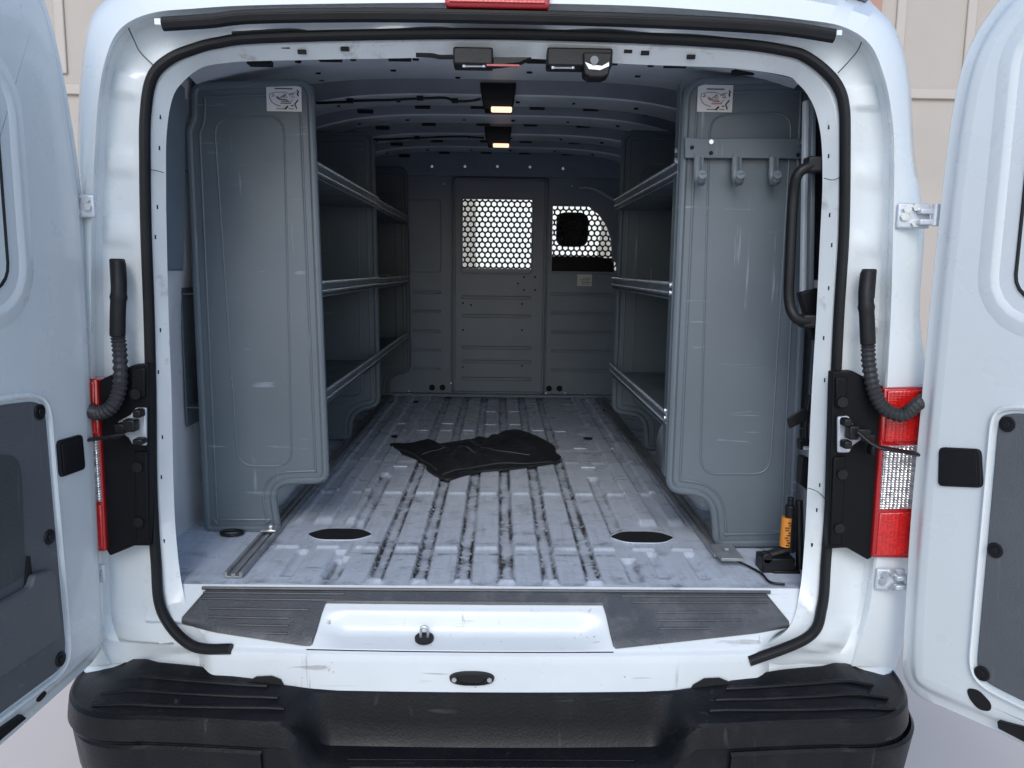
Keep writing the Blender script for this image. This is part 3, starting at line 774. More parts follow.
# outlined skid faces on the corners
for sx in (-1, 1):
    sel = [c for c, s in zip(cols, stations) if (c[9].x*sx) > .50]
    if sx < 0: sel = sel[::-1]
    sel = [[q+Vector((.013, 0, 0)) for q in c] for c in sel]
    up = [c[11]+Vector((0, -.002, -.004)) for c in sel]
    obj('corner_panel', loft([[p for p in up], [Vector((p.x*1.004, p.y-.006, p.z-.006)) for p in up], [Vector((c[12].x*1.004, c[12].y-.007, c[12].z)) for c in sel], [Vector((c[12].x, c[12].y, c[12].z-.02)) for c in sel]]), BUMP, bumper)

# ------------------------------------------------------------------ rear doors
def rear_door(P, ang, side, outline_px, label):
    # side -1 left: d points from hinge outwards, n faces the middle
    P = Vector(P); a = math.radians(ang)
    d = Vector((-math.sin(a) if side < 0 else math.sin(a), -math.cos(a), 0))
    n = Vector((math.cos(a), -math.sin(a), 0)) if side < 0 else Vector((-math.cos(a), -math.sin(a), 0))
    def uv(px, py, off=.004):
        q = onplane(px, py, P+n*off, n); return Vector(((q-P).dot(d), q.z))
    def w3(q, off=0): return P+d*q[0]+Vector((0, 0, q[1]))+n*off
    O = [uv(*p, -.03) for p in outline_px]
    vb = O[0].y; 
    ut, vt = O[-1].x, O[-1].y
    O = O+[Vector((ut+.06, vt+.045)), Vector((ut+.15, vt+.065)), Vector((.55, vt+.075)), Vector((.72, vt+.075)), Vector((.78, vt+.03)), Vector((.79, vt-.1)), Vector((.80, .6)), Vector((.80, .0)), Vector((.79, vb+.06)), Vector((.76, vb+.01)), Vector((.6, vb))]
    O3 = [(p.x, p.y, 0) for p in O]
    Or = roundpoly([(p.x, p.y) for p in O], .07, 6)
    Oc = []
    for i_ in range(len(Or)):
        p_, q_ = Or[i_-1], Or[i_]; L_ = (q_-p_).length; k_ = max(1, int(L_/.014))
        if L_ > .0015: Oc += [p_.lerp(q_, (j_+1)/k_) for j_ in range(k_)]
    def soft(Q, dist):
        Q = [Vector(q) for q in Q]; n_ = max(1, int(abs(dist)/.006+.5))
        for _ in range(n_):
            Q = inset2(Q, dist/n_); Q = [(Q[i-1]+2*Q[i]+Q[(i+1) % len(Q)])/4 for i in range(len(Q))]
        return Q
    R1 = soft(Oc, .020); R2 = soft(Oc, .030); R3 = soft(Oc, .045)
    mk = lambda R, off: [w3(q, off) for q in R]
    rings = [mk(soft(Oc, .03), -.072), mk(soft(Oc, .006), -.066), mk(Oc, -.050), mk(Oc, -.020), mk(soft(Oc, .004), -.015), mk(R1, -.014), mk(R2, -.010), mk(soft(Oc, .036), -.002), mk(R3, .0), mk(soft(Oc, .06), .001)]
    vf = loft(rings, closed=True); V, Fs = vf; m_ = len(Oc)
    Fs = Fs+[tuple(range(m_)), tuple(range(len(V)-m_, len(V)))]
    door = obj('rear_door', (V, Fs), PAINT, van, auto=45, label=label)
    return door, uv, w3, n, d
LD = rear_door((-.888, -.115, 0), 5, -1, [(0, 741), (30, 714), (62, 686), (101, 650), (98, 600), (95, 520), (88, 390), (81, 260), (75, 180), (66, 120), (55, 60), (40, 0)], 'open left rear door with dark grey pocketed trim')
RD = rear_door((.957, -.115, 0), 30, 1, [(1024, 742), (980, 721), (904, 689), (907, 620), (913, 520), (924, 400), (934, 290), (944, 200), (953, 120), (968, 50), (1000, 2)], 'open right rear door swung wider, with flat grey trim')
def door_bits(Dd, trim, bolts, stop, strip, slot, side, handle=None):
    door, uv, w3, n, d = Dd
    T = [uv(*p) for p in trim]; zb = T[-1].y
    ul = max(p.x for p in T)
    T = T+[Vector((.70, zb-.03)), Vector((.70, T[0].y))]
    Tr = roundpoly(T, .03, 5)
    def pl(R, o0, o1, m_, nm, bev=.004, par=door, lab=None):
        return obj(nm, prism([w3(q, o0) for q in R], n*(o1-o0)), m_, par, bevel=bev, seg=2, label=lab)
    # raised rim round the trim, then the trim sheet
    rim = [w3(q, .003) for q in inset2(Tr, -.012)]
    obj('trim_surround', tube(rim, .007, 8, closed=True, flat=.8), PAINT, door)
    tp = pl(Tr, -.002, .006, TRIM, 'trim_panel')
    for b in bolts:
        q = uv(*b); c = w3(q, .006)
        bo = obj('trim_clip', join(tube([c, c+n*.004], .016, 18), tube([c+n*.004, c+n*.007], .008, 12)), BLK, tp, bevel=.0015)
    S = roundpoly([uv(*p) for p in stop], .012, 4)
    sp_ = pl(S, -.002, .007, RUB, 'door_stop_pad', .003)
    pl(roundpoly(inset2([uv(*p) for p in stop], .010), .008, 3), .007, .0095, BLK, 'pad_face', .001, sp_)
    if strip:
        pl([uv(*p) for p in strip], -.004, .010, RUB, 'bottom_seal', .003)
    if slot:
        Q = roundpoly([uv(*p) for p in slot], .01, 4); pl(Q, -.001, .0025, HOLE, 'drain_hole', .0)
    return tp
# left
tpL = door_bits(LD, [(0, 714), (62, 668), (66, 650), (58, 560), (51, 480), (45, 408), (36, 401), (0, 405)], [(38, 412), (48, 537), (59, 659)], [(57, 441), (82, 434), (85, 469), (60, 478)],
          [(0, 739), (-30, 768), (-26, 748), (0, 728), (20, 714), (25, 718)], [(37, 700), (46, 690), (48, 694), (40, 703)], -1)
door, uv, w3, n, d = LD
hp = roundpoly([uv(*p) for p in ((-30, 455), (14, 455), (20, 470), (24, 575), (0, 590), (-34, 606))], .02, 4)
obj('handle_recess', prism([w3(q, .0065) for q in hp], n*.0015), TRIMD, tpL, bevel=.0007)
hp = [uv(*p) for p in ((-40, 622), (22, 587), (25, 575), (44, 569), (47, 573), (53, 637), (0, 672), (-40, 694))]
obj('map_pocket', prism([w3(q, .0065) for q in roundpoly(hp, .008, 3)], n*.018), TRIM, tpL, bevel=.006, seg=3)
obj('pocket_gap', prism([w3(uv(*p), .007) for p in ((22, 590), (26, 592), (29, 574), (27, 556), (25, 556))], n*.004), HOLE, tpL)
# right
tpR = door_bits(RD, [(1024, 702), (984, 682), (976, 668), (982, 600), (991, 500), (998, 420), (1004, 414), (1024, 413)], [(1008, 424), (996, 550), (983, 673)], [(939, 447), (981, 449), (983, 488), (938, 486)],
          [(998, 720), (1030, 728), (1060, 748), (1060, 764), (1024, 741), (999, 728)], [(966, 688), (978, 690), (991, 704), (990, 712), (978, 710), (968, 698)], 1)
# window recess with glass, both doors
for (Dd, ue, v0, v1) in ((LD, uv(6, 240).x if False else None, .62, 1.16), (RD, None, .62, 1.16)):
    door, uv, w3, n, d = Dd
    if Dd is LD: ue = uv(6, 230).x; v0 = uv(0, 290).y; v1 = uv(1, 84).y
    else: ue = uv(1020, 230).x; v0 = uv(1020, 300).y; v1 = v0+.50
    wr = [(Vector(q)) for q in rrect(ue, .70, v0, v1, .05)]
    gk = obj('window_gasket', tube([w3(q, .001) for q in wr], .004, 8, closed=True), RUB, door)
    obj('window_panel', prism([w3(q, -.001) for q in inset2(wr, .003)], n*.003), JAMB, door)
    wr2 = inset2(wr, -.045)
    obj('window_relief', loft([[w3(q, .0012) for q in inset2(wr2, .012)], [w3(q, .006) for q in wr2], [w3(q, .006) for q in inset2(wr2, -.005)], [w3(q, .0012) for q in inset2(wr2, -.03)]], closed=True), PAINT, door)

# ------------------------------------------------------------------ devices on the header and lamps on the roof
CAMB = mat('camera_face', (.10, .11, .12), .2, coat=1.0)
def dev(name, px0, px1, py0, py1, y, th, m_=BLK, bev=.004, par=van):
    a = aY(px0, py1, y); b = aY(px1, py0, y)
    return obj(name, box(a.x, b.x, y, y+th, a.z, b.z), m_, par, bevel=bev)
dv = dev('latch_catch', 453, 493, 47, 64, -.012, .06)
obj('catch_pin', join(*[tube([aY(px, 63, -.004), aY(px, 67.5, -.004)], .004, 8) for px in (464, 484)], tube([aY(463, 66, -.004), aY(485, 66, -.004)], .003, 6)), STEEL, dv)
lw = obj('latch_lever', prism([aY(493, 57, -.008), aY(532, 57, -.008), aY(519, 63, -.008), aY(493, 66, -.008)], (0, .03, 0)), BLK, van, bevel=.002)
obj('lever_edge', obox(aY(503, 65.5, -.008), (.036, 0, 0), (0, .003, 0), (0, 0, .002)), REDD, lw)
dv = dev('latch_catch', 547, 613, 48, 65.5, -.012, .06)
obj('catch_pin', join(*[tube([aY(px, 64, -.004), aY(px, 69, -.004)], .004, 8) for px in (553, 573)], tube([aY(553, 67.5, -.004), aY(573, 67.5, -.004)], .003, 6)), STEEL, dv)
cm = obj('backing_camera', prism([aY(583, 52, -.022), aY(613, 52, -.022), aY(609, 75, -.022), (aY(603, 77.5, -.022)), aY(590, 77.5, -.022), aY(584, 74, -.022)], (0, .05, 0)), BLK, van, bevel=.004)
obj('camera_lens', join(cyl(aY(594, 61, -.021), (0, -1, 0), .009, .008, 16)), CAMB, cm)
obj('lens_bracket', quad_prism(((585, 62), (590, 64), (602, 66), (609, 62), (609, 66), (600, 70), (589, 69)), -.024, .004), STEEL, cm)
wires = []
wires.append(tube(catmull([aY(px, py, -.004) for px, py in ((416, 55), (432, 55.5), (440, 57), (455, 57))], 5), .005, 6))
obj('header_wire', join(*wires), BLK, van)
for (px0, px1, py0, py1, lx0, lx1, ly, yy, wp) in ((480, 516, 89, 108, 491, 512, 106.5, 1.18, ((316, 103), (345, 102), (350, 101), (390, 100), (420, 98.5), (445, 98), (455, 101), (470, 101), (481, 99))),
                                                 (484.5, 511.5, 131, 144.5, 493, 509, 143.2, 2.07, ((372, 139), (385, 139.5), (417, 138), (458, 136.5), (484, 138)))):
    a = aY(px0, py1, yy); b = aY(px1, py0, yy)
    dl = obj('dome_lamp', loft([[Vector(q) for q in ((a.x, yy, b.z+.02), (b.x, yy, b.z+.02), (b.x, yy+.12, b.z+.02), (a.x, yy+.12, b.z+.02))], [Vector(q) for q in ((a.x+.002, yy, b.z-.01), (b.x-.002, yy, b.z-.01), (b.x-.002, yy+.12, b.z-.01), (a.x+.002, yy+.12, b.z-.01))],
        [Vector(q) for q in ((a.x+.016, yy+.01, a.z), (b.x-.012, yy+.01, a.z), (b.x-.012, yy+.10, a.z), (a.x+.016, yy+.10, a.z))]], closed=True), BLK, van, bevel=.003)
    dl.data.materials[0] = BLK
    c0 = aY(lx0, ly, yy); c1 = aY(lx1, ly, yy)
    obj('lens', box(c0.x, c1.x, yy-.004, yy+.05, a.z-.006, a.z+.006), WARM, dl, bevel=.004)
    obj('lamp_wire', join(tube(catmull([aY(px, py, yy-.02) for px, py in wp], 6), .005, 6), *[obox(aY(px, py-.3, yy-.02), (.012, 0, 0), (0, .006, 0), (0, 0, .008)) for px, py in wp[2:-1:2]]), BLK, dl)

# ------------------------------------------------------------------ partition behind the cargo bay
YB = 2.87
part = thing('partition_wall', (0, YB, 0), 'dark grey steel partition with perforated windows at the front of the bay', 'partition')
wc = (aY(463, 199, YB), aY(531, 269, YB)); wr_ = (aY(553, 206, YB), aY(613, 272, YB))
X0, X1, Z1_, Z0_ = wc[0].x, wc[1].x, wc[0].z, wc[1].z
X2, X3, Z3_, Z2_ = wr_[0].x, wr_[1].x+.02, wr_[0].z, wr_[1].z
dx0, dx1, dz0, dz1 = aY(453, 393, YB).x, aY(543, 393, YB).x, aY(500, 393, YB).z, aY(500, 179, YB).z
T_ = .02
def holed(x0, x1, z0, z1, hx0, hx1, hz0, hz1, y0, y1):
    X = (x0, hx0, hx1, x1); Z = (z0, hz0, hz1, z1); V = [(x, y, z) for y in (y0, y1) for z in Z for x in X]; Q = []
    cells = [(i, j) for i in range(3) for j in range(3) if (i, j) != (1, 1)]
    for i, j in cells:
        a = j*4+i; Q.append((a, a+1, a+5, a+4)); Q.append((a+16, a+20, a+21, a+17))
    for (a, b) in ((0, 3), (3, 15), (15, 12), (12, 0)):
        st = {(0, 3): 1, (3, 15): 4, (15, 12): -1, (12, 0): -4}[(a, b)]
        for k in range(3): p, q = a+st*k, a+st*(k+1); Q.append((p, q, q+16, p+16))
    for p, q in ((5, 6), (6, 10), (10, 9), (9, 5)): Q.append((p, q, q+16, p+16))
    return V, Q
obj('fixed_panel', box(-.90, dx0-.004, YB, YB+T_, 0, 1.36), GREYD, part, smooth=False)
obj('fixed_panel', holed(dx1+.004, .90, 0, 1.36, X2, X3, Z2_, Z3_, YB, YB+T_), GREYD, part, smooth=False)
obj('header_panel', prism([(x, YB-.03, arch(x, 1.415, .12)) for x in xs[2:-2]]+[(x, YB-.03, aY(500, 176.5, YB-.03).z) for x in reversed(xs[2:-2])], (0, .03, 0)), GREYD, part, smooth=False)
obj('lower_sill_strip', box(-.88, .88, YB-.05, YB-.001, .002, .022), GREYD, part, bevel=.004)
bd = obj('partition_door', holed(dx0+.003, dx1-.003, dz0, dz1, X0, X1, Z0_, Z1_, YB-.008, YB-.001), GREYD, part, smooth=False)
obj('door_backing', holed(dx0-.03, dx1+.03, .03, dz1+.05, X0-.002, X1+.002, Z0_-.002, Z1_+.002, YB+T_+.001, YB+T_+.006), GREYD, part, smooth=False)
def frame(x0, x1, z0, z1, y, r, rr=.02): return tube([Vector((a, y, b)) for a, b in rrect(x0, x1, z0, z1, rr)], r, 6, closed=True)
obj('door_edge', join(frame(dx0+.006, dx1-.006, dz0+.004, dz1-.004, YB-.011, .008), frame(X0-.006, X1+.006, Z0_-.03, Z1_+.006, YB-.010, .004)), GREYD, bd)
ribs = []
for py in (297, 315.5, 347, 361, 378):
    a, b = aY(462, py, YB), aY(531, py, YB); ribs.append(obox(((a.x+b.x)/2, YB-.014, a.z), ((b.x-a.x)/2, 0, 0), (0, .009, 0), (0, 0, .009)))
obj('pressed_rib', join(*ribs), GREYD, bd, bevel=.004)
ribs = []
for pxa, pxb, pys in ((413, 441, (292, 311, 331, 350, 369)), (551, 612, (294, 313, 332, 351, 370))):
    for py in pys:
        a, b = aY(pxa, py, YB), aY(pxb, py, YB); ribs.append(obox(((a.x+b.x)/2, YB-.005, a.z), ((b.x-a.x)/2, 0, 0), (0, .009, 0), (0, 0, .008)))
obj('pressed_rib', join(*ribs), GREYD, part, bevel=.004)
a, b = aY(413, 272, YB), aY(441, 200, YB)
obj('panel_outline', join(frame(a.x-.2, b.x, a.z, b.z, YB-.002, .0035), frame(X2-.008, X3+.02, Z2_-.012, Z3_+.01, YB-.002, .004), frame(-.86, dx0-.012, .012, 1.29, YB-.002, .004), frame(dx1+.012, .86, .012, 1.29, YB-.002, .004)), GREYD, part)
hs = [cyl(aY(px, py, YB-.002), (0, -1, 0), .018, .002, 18) for px, py in ((432, 387.5), (442.5, 387.5), (549, 388.5), (559.5, 388.5))]
hs += [cyl(aY(px, py, YB-.010), (0, -1, 0), .006, .002, 8) for px, py in ((518, 283.5), (524, 277), (535, 277), (524, 290), (535, 290), (463, 303), (471, 305), (522, 304), (522, 330), (463, 330), (463, 367), (522, 366))]
obj('service_hole', join(*hs), HOLE, part)
obj('rivet', join(*[tube([aY(px, py, YB-.031), aY(px, py, YB-.035)], .0075, 12) for px, py in ((432, 166.5), (465, 166.5), (497.5, 166.5), (530, 167), (563, 168.5))], *[cyl(aY(px, py, YB-.012), (0, -1, 0), .005, .003, 8) for px, py in ((444, 184), (409, 391), (396, 397), (572, 186), (546, 393), (565, 393), (585, 394), (451, 383))]), STEEL, part)
def hexmesh(x0, x1, z0, z1, y, pitch, r, th=.002):
    V, Fs = [], []; row = 0; z = z0
    cols_ = int((x1-x0)/pitch)+1; rh = pitch*.866; R = pitch/math.sqrt(3)
    rows = int((z1-z0)/rh)+2
    for j in range(rows):
        for i in range(cols_+1):
            cx = x0+i*pitch+(pitch/2 if j % 2 else 0); cz = z0+j*rh
            if cx-pitch/2 > x1+.01 or cz-R > z1+.01: continue
            k0 = len(V)
            for k in range(12):
                t = math.pi*2*k/12
                # hexagon boundary, flat-sided with vertices at 30+60k degrees
                hr = (pitch/2)/math.cos(((t+math.pi/6) % (math.pi/3))-math.pi/6)
                V.append((cx+hr*math.cos(t), y, cz+hr*math.sin(t))); 
            for k in range(12):
                t = math.pi*2*k/12; V.append((cx+r*math.cos(t), y, cz+r*math.sin(t)))
            for k in range(12): Fs.append((k0+k, k0+(k+1) % 12, k0+12+(k+1) % 12, k0+12+k))
    return V, Fs
obj('perforated_screen', hexmesh(X0-.005, X1, Z0_-.01, Z1_, YB+.006, .0335, .0126), SURR, bd, smooth=False, solid=.002)
obj('perforated_screen', hexmesh(X2-.005, X3, Z2_-.01, Z3_, YB+.024, .0335, .0126), SURR, part, smooth=False, solid=.002)
obj('screen_corner', prism([aY(px, py, YB-.006) for px, py in ((584, 203), (626, 203), (626, 262), (612, 262), (611, 240), (606, 225), (598, 214))], (0, .004, 0)), GREYD, part, smooth=False)
obj('screen_lower_plate', prism([aY(px, py, YB+.027) for px, py in ((552, 258), (614, 258), (614, 274), (552, 274))], (0, .003, 0)), SURR, part, smooth=False)
a, b = aY(577, 286, YB-.004), aY(592, 274.5, YB-.004)
pk = obj('notice_sticker', box(a.x, b.x, YB-.005, YB-.003, a.z, b.z), STICK, part, smooth=False)
obj('print', join(*[obox((a.x+.05+.006*math.sin(k*2), YB-.006, a.z+.012+.0085*k), (.026+.008*math.sin(k*3), 0, 0), (0, .0005, 0), (0, 0, .0018)) for k in range(5)]), INKG, pk, smooth=False)
# pale grab strip above the right hand screen
pts = catmull([aY(579, 188, YB-.08), aY(590, 188, YB-.08), aY(600, 192, YB-.08), aY(612, 199, YB-.08), aY(630, 205, YB-.08)], 5)
tagt(obj('belt_strap', tube(pts, .016, 8, flat=.5), WPART), 'pale strap angled across the top right corner of the dark partition', 'strap')

# ------------------------------------------------------------------ shelving units
def sticker(par, px, py, y, w_, red):
    c = aY(px, py, y); hw = w_/2; hh = w_*.37
    s = obj('map_sticker', obox(c, (hw, 0, 0), (0, .0006, 0), (0, 0, hh)), STICK, par, smooth=False)
    T3 = lambda u, v: Vector((c.x+u*hw, y-.0012, c.z+v*hh))
    ln = lambda pts, r: tube([T3(*p) for p in pts], r, 5, flat=.6)
    blk = [ln([(-.5, .68), (.5, .68)], .0022), ln([(.78, .6), (.84, .45), (.78, .3), (.83, .15)], .0030), ln([(.80, -.15), (.62, -.45), (.72, -.80)], .0030), ln([(.40, -.58), (.55, -.56)], .0022), ln([(.05, -.85), (.22, -.62)], .0038)]
    gr = [ln([(-.45, -.82), (.02, -.82)], .0018), ln([(.25, -.82), (.55, -.82)], .0018), ln([(-.8, .3), (-.82, 0), (-.7, -.35), (-.5, -.5), (-.2, -.62)], .0012), ln([(-.8, .32), (-.4, .42), (.1, .42), (.3, .3), (.7, .42)], .0012),
          ln([(-.65, .3), (-.55, .15), (-.7, .1)], .0022), ln([(.3, .2), (.55, .3), (.6, .05), (.4, .1)], .002), ln([(-.4, .05), (-.3, -.1), (-.15, -.12)], .003), ln([(-.05, .0), (.1, .22), (.2, .05), (.02, .02)], .0016), ln([(.5, -.1), (.35, -.35)], .0014)]
    rd = [ln([(-.4, .1), (-.2, -.1), (.2, -.15)], .002), ln([(-.15, -.25), (.3, -.25)], .002), ln([(-.2, -.4), (.4, -.4)], .0018), ln([(-.2, -.0), (.12, .3)], .0016)]
    obj('print', join(*blk), INK, s); obj('outline_print', join(*gr), INKG, s); obj('centre_print', join(*rd), INKR if red else INK, s)
def panel(par, pts2, y, emb_pts, m_=GREY, th=.014, face=-1, rimr=.011):
    P = roundpoly(pts2[0], pts2[1], 6)
    e = obj('end_panel', prism([Vector((q[0], y, q[1])) for q in inset2(P, .004)], (0, th, 0)), m_, par, bevel=.003)
    obj('rolled_edge', tube([Vector((q[0], y+th/2-.004, q[1])) for q in inset2(P, .006)], rimr, 10, closed=True), m_, e)
    P2 = inset2(P, .034)
    obj('stepped_border', tube([Vector((q[0], y+.0005, q[1])) for q in P2], .004, 8, closed=True), m_, e)
    if emb_pts: obj('pressed_outline', tube([Vector((q[0], y+.0005, q[1])) for q in roundpoly(emb_pts, .05, 8)], .0032, 8, closed=True), m_, e)
    return e
def shelves(par, sx, y0, y1, xin, xout, zs_):
    for z in zs_:
        x0, x1 = sorted((sx*xin, sx*xout)); xf = sx*xin
        s = obj('shelf', prism([(sx*xin, y0, z-.030), (sx*xout, y0, z-.030), (sx*xout, y0, z+.05), (sx*(xout-.003), y0, z+.05), (sx*(xout-.003), y0, z-.027), (sx*xin, y0, z-.027)], (0, y1-y0, 0)), GREY, par, smooth=False)
        xl = sx*(xin+.001)
        obj('shelf_lip', box(min(xf, sx*(xin+.004)), max(xf, sx*(xin+.004)), y0, y1, z-.036, z+.006), GREY, s, bevel=.001)
        obj('lip_edge', join(tube([(xf-sx*.001, y0, z+.007), (xf-sx*.001, y1, z+.007)], .0045, 8), tube([(xf-sx*.002, y0, z-.018), (xf-sx*.002, y1, z-.018)], .0032, 8)), EDGE, s)
def PY(pts, y): return [(aY(a, b, y).x, aY(a, b, y).z) for a, b in pts]
ZS = (1.036, .705, .385)
# left near unit
yA, yB_ = .39, 1.60
u = thing('shelving_unit', (-.68, yA, 0), 'grey steel shelving unit nearest on the left, its end panel carrying a map sticker', 'shelving', 'shelving units along the bay walls')
LP = [(192, 84), (312, 80), (328, 482), (273, 484), (280, 531), (206, 531), (187, 130), (192, 118)]
e = panel(u, (PY(LP, yA), [.03, .05, .035, .05, .025, .02, .01, .01]), yA, PY([(214, 118), (284, 116), (292, 466), (238, 466)], yA))
sticker(e, 284, 98, yA-.003, .093, False)
shelves(u, -1, yA+.016, yB_-.002, .495, .865, ZS)
LP2 = [(-.865, 1.30), (-.512, 1.31), (-.505, .9), (-.497, .16), (-.615, .13), (-.625, .01), (-.865, .01)]
EM2 = [(-.80, 1.17), (-.58, 1.17), (-.575, .20), (-.80, .20)]
panel(u, (LP2, [.03, .05, .02, .04, .055, .025, .02]), yB_, EM2)
obj('back_panel', box(-.868, -.864, yA+.02, yB_-.002, .30, 1.25), GREY, u)
# left far unit: a copy with its parts
yC = 2.79
u2 = thing('shelving_unit', (-.68, yB_+.02, 0), 'grey steel shelving unit farther back on the left beside the partition', 'shelving', 'shelving units along the bay walls')
shelves(u2, -1, yB_+.018, yC-.002, .505, .865, (1.034, .70, .38))
panel(u2, ([(a, b) for a, b in LP2], [.03, .05, .02, .04, .055, .025, .02]), yC, EM2)
obj('back_panel', box(-.868, -.864, yB_+.02, yC-.002, .30, 1.25), GREY, u2)
# right unit
yD, yE = .28, 1.46
u3 = thing('shelving_unit', (.67, yD, 0), 'grey steel shelving unit on the right with a hook rail bolted to its end panel', 'shelving', 'shelving units along the bay walls')
RP = [(685, 79), (815, 77), (793, 545), (715, 546), (711, 496), (667, 491)]
e = panel(u3, (PY(RP, yD), [.06, .03, .025, .025, .055, .04]), yD, PY([(710, 115), (792, 112), (770, 474), (700, 474)], yD))
sticker(e, 715, 98.5, yD-.003, .090, True)
shelves(u3, 1, yD+.016, yE-.002, .482, .865, (1.032, .718, .365))
RP2 = [(.503, 1.31), (.865, 1.30), (.865, .01), (.645, .01), (.635, .15), (.50, .17)]
panel(u3, (RP2, [.06, .03, .02, .025, .055, .04]), yE, [(.58, 1.17), (.80, 1.17), (.80, .20), (.575, .20)])
obj('back_panel', box(.864, .868, yD+.02, yE-.002, .30, 1.25), GREY, u3)
# side face of the right end panel, a return flange
for (uu, sx, yy, xi) in ((u, -1, yA, .492), (u3, 1, yD, .478)):
    obj('front_post', box(*sorted((sx*xi, sx*(xi+.004))), yy+.012, yy+.055, .20, 1.24), GREY, uu)
    obj('post_bolt', join(*[cyl((sx*(xi+.0), yy+.03, z), (-sx, 0, 0), .007, .005, 8) for z in (1.07, 1.045, .72, .70, .38, .36)]), STEEL, uu)

# hook rail on the right end panel
yh = yD-.022
hk = thing('hook_rail', (aY(742, 150, yh).x, yh, aY(742, 150, yh).z), 'grey steel rail with three coat hooks on the right shelf end panel', 'hook rail')
obj('rail', quad_prism(((685, 137), (700, 138), (816, 138), (816, 159), (784, 158.5), (685, 158)), yh, .006), GREY, hk, bevel=.002)
for k, hxp in enumerate((698, 736, 773)):
    pts = catmull([aY(hxp, 157, yh-.002), aY(hxp, 170, yh-.003), aY(hxp, 179, yh-.008), aY(hxp+2, 184, yh-.022), aY(hxp+4, 181, yh-.038), aY(hxp+4.5, 173, yh-.044)], 5)
    n_ = len(pts); rr = [.010]*n_
    obj('hook', join(tube(pts, .010, 8, flat=.35, ref=(0, 1, .2)), obox(aY(hxp+.5, 166, yh-.001), (.012, 0, 0), (0, .002, 0), (0, 0, .030)), cyl(aY(hxp+4, 175, yh-.042), (0, -1, .2), .011, .004, 14)), GREY, hk)
obj('rail_bolt', join(*[cyl(aY(px, py, yh-.001), (0, -1, 0), .006, .004, 8) for px, py in ((711, 142), (799, 143))]), STEEL, hk)
obj('rail_hole', join(*[cyl(aY(px, py, yh-.0005), (0, -1, 0), .0055, .001, 8) for px, py in ((692, 147.5), (711, 153), (798, 155), (816, 149))]), HOLE, hk)

for y0_, px_ in ((.16, 805), (.10, 812)):
    obj('pillar_strip', prism([aY(px_, 100, y0_), aY(px_+5, 100, y0_), aY(px_+2, 300, y0_), aY(px_-3, 300, y0_)], (0, .02, 0)), GREY if px_ > 806 else INNER, van, bevel=.003)
# grab handle at the right of the opening
gp = catmull([aY(822, 165, .06), aY(808, 167, .05), aY(797, 176, .05), aY(793, 200, .06), aY(790, 260, .06), aY(789, 300, .06), aY(795, 317, .05), aY(806, 321, .05), aY(820, 320, .06)], 7)
gh = obj('grab_handle', tube(gp, .0125, 12), BLK, van)
obj('handle_foot', join(obox(aY(816, 165, .06), (.025, 0, 0), (0, .02, 0), (0, 0, .018)), obox(aY(813, 321, .06), (.03, 0, 0), (0, .02, 0), (0, 0, .016))), BLK, gh, bevel=.005)
obj('lower_bracket', prism([aY(800, 293, .08), aY(820, 288, .08), aY(820, 342, .08), aY(813, 340, .08), (aY(808, 320, .08))], (0, .03, 0)), SURR, gh, bevel=.003)

# things at the right of the door frame
t = thing('tie_down_strap', aY(800, 430, .16), 'black webbing tie strap hooked on the right door pillar', 'strap')
obj('webbing', join(prism([aY(787, 419, .12), aY(804, 408, .12), aY(808, 412, .12), aY(806, 421, .12), aY(790, 429, .12)], (0, .006, 0)), tube(catmull([aY(811, 395, .13), aY(808, 408, .13), aY(806, 425, .13), aY(806, 440, .13)], 4), .008, 6), prism([aY(802, 457, .12), aY(810, 458, .12), aY(810, 492, .12), aY(800, 484, .12)], (0, .03, 0)), prism([aY(799, 440, .12), aY(812, 440, .12), aY(812, 450, .12), aY(800, 450, .12)], (0, .02, 0))), BLK, t, bevel=.002)
obj('hook', tube(catmull([aY(804, 448, .09), aY(809, 448, .08), aY(814, 445, .07)], 4), .005, 8), STEEL, t)
jx = aZ(780, 582, 0)
jk = thing('bottle_jack', (jx.x, jx.y, 0), 'black folded jack with an orange label in the rear right floor corner', 'jack')
JY = .13
obj('jack_body', join(tube([aY(790, 552, JY), aY(790.5, 505, JY)], .0135, 14), tube([aY(790.5, 506, JY), aY(791, 497, JY)], .008, 12), cyl(aY(764, 555, JY), (0, -1, 0), .014, .03, 14), obox(aY(775, 563, JY), (.042, 0, 0), (0, .03, 0), (0, 0, .022)), tube([aY(765, 556, JY), aY(792, 548, JY)], .012, 10)), BLK, jk, bevel=.003)
obj('folded_arm', join(tube([aY(799, 500, JY+.03), aY(800, 575, JY)], .011, 8), tube([aY(760, 568, JY-.01), aY(795, 578, JY-.02)], .010, 8), tube([aY(760, 574, JY-.01), aY(780, 585, JY-.03), aY(797, 580, JY-.03)], .010, 8), tube([aY(762, 570, JY), aY(792, 590-4, JY-.03)], .009, 8), obox(aY(782, 572, JY), (.035, 0, 0), (0, .035, 0), (0, 0, .016))), BLK, jk, bevel=.002)
a = aY(785, 549, JY-.024); b = aY(794, 520, JY-.024)
lb = obj('warning_label', tube([Vector(((a.x+b.x)/2, JY, a.z)), Vector(((a.x+b.x)/2+.001, JY, b.z))], .0147, 18), ORANGE, jk)
obj('print', join(*[obox((((a.x+b.x)/2)+.004*math.sin(k*1.7), JY-.0148, a.z+.006+.0066*k), (.004+.0015*math.sin(k*2.1), 0, 0), (0, .001, 0), (0, 0, .0012)) for k in range(10)]), INK, lb, smooth=False)
tagt(obj('black_cord', tube(catmull([aZ(737, 561, .012), aZ(750, 567, .006), aZ(762, 574, .006), aZ(770, 582, .006), aZ(785, 584, .006)], 6), .003, 6), BLK), 'thin black cord running from the floor rail to the jack', 'cord')
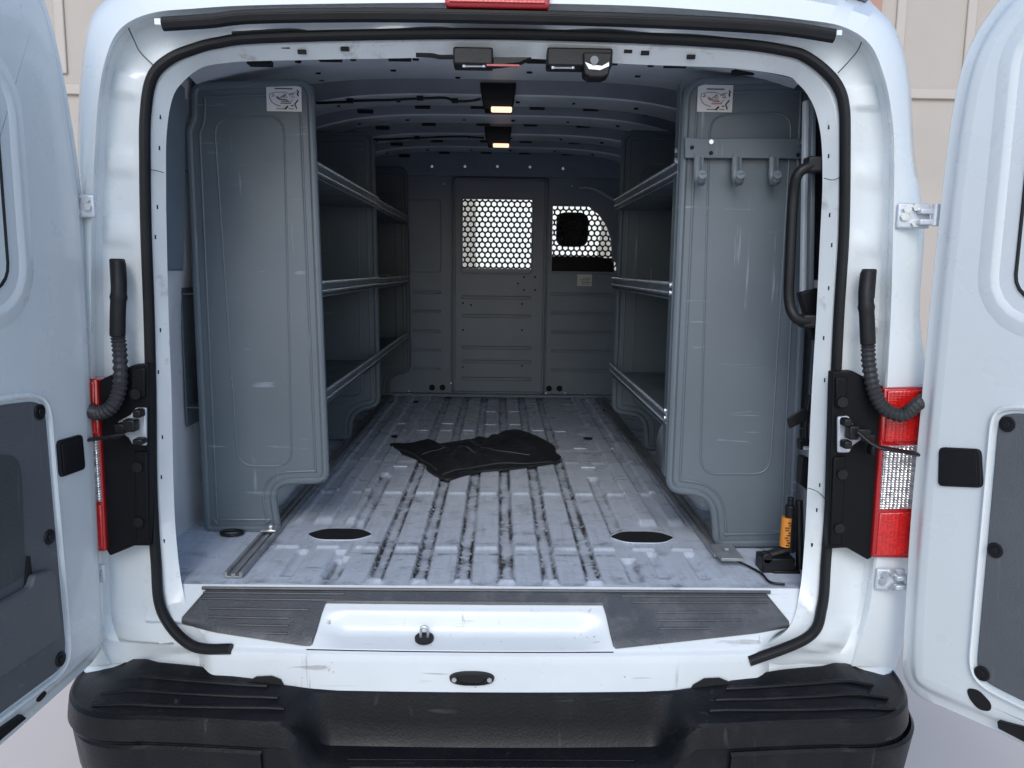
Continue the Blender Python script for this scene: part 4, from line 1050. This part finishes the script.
tagt(obj('rubber_ring', tube([Vector((aZ(232, 535, 0).x+.030*math.cos(t_), aZ(232, 535, 0).y+.022*math.sin(t_), .007)) for t_ in [k*.3 for k in range(21)]], .005, 8, closed=True), RUB), 'small black rubber ring under the left shelf end panel', 'ring')

# ------------------------------------------------------------------ black cloth on the floor
cl = [(390, 443), (400, 446), (418, 446.5), (447, 442), (470, 439), (480, 436), (490, 437.5), (498, 434), (511, 429), (522, 430), (538, 436), (554, 445), (556, 452), (561, 456), (555, 461), (530, 465), (505, 468), (480, 470), (462, 474), (448, 478), (438, 475), (427, 468), (425, 462), (413, 456), (400, 451)]
B2 = [aZ(px, py, .012) for px, py in cl]
B2 = [Vector((p.x, p.y)) for p in B2]
Bc = [Vector((p.x, p.y)) for p in catmull([(p.x, p.y, 0) for p in B2], 6, closed=True)]
ctrp = sum(Bc, Vector((0, 0)))/len(Bc)
ridge = aZ(455, 468, 0), aZ(545, 461, 0)
def ch(p, k):
    nz_ = noise.noise(Vector((p.x*7, p.y*7, 3)))
    yy_ = p.y-ctrp.y; xx_ = p.x-ctrp.x; fold = .016*math.exp(-(((yy_+.06-.12*xx_)/.018)**2)) + .010*math.sin(xx_*34+yy_*26)*k+.014*math.exp(-((xx_-yy_*.9-.02)/.02)**2)+.012*math.exp(-((xx_+yy_*.6+.16)/.018)**2)+.010*math.exp(-((yy_-.05+.3*xx_)/.014)**2)
    return .012+.016*k+.012*nz_*k+.75*fold*k
rings = []
for j in range(0, 19):
    k = j/18; 
    ringk = []
    for p in Bc:
        q = ctrp+(p-ctrp)*(1-k); kk = min(1, k*3)
        ringk.append(Vector((q.x, q.y, ch(q, kk) if j else .010)))
    rings.append(ringk)
base = [Vector((p.x, p.y, .002)) for p in Bc]
cvf = loft([base]+rings, closed=True)
cloth = tagt(obj('folded_cloth', cvf, CLOTH, auto=70), 'crumpled black cloth lying in the middle of the ribbed van floor', 'cloth')
HEM = mat('cloth_hem', (.035, .038, .045), .6)
ct = bvh_of(cvf)
for pth in (((434, 472), (450, 469), (475, 464), (500, 461), (525, 460), (552, 457)), ((470, 443), (486, 449), (505, 452), (530, 453)), ((422, 452), (450, 449), (476, 452)), ((398, 445), (410, 449), (425, 457), (436, 466))):
    pts = []
    for p in catmull([aZ(px, py, .03) for px, py in pth], 5):
        loc = ct.ray_cast(Vector((p.x, p.y, .3)), Vector((0, 0, -1)))[0]
        if loc is not None: pts.append(loc+Vector((0, 0, .001)))
    if len(pts) > 3: obj('hem', tube(pts, .0035, 6), HEM, cloth)
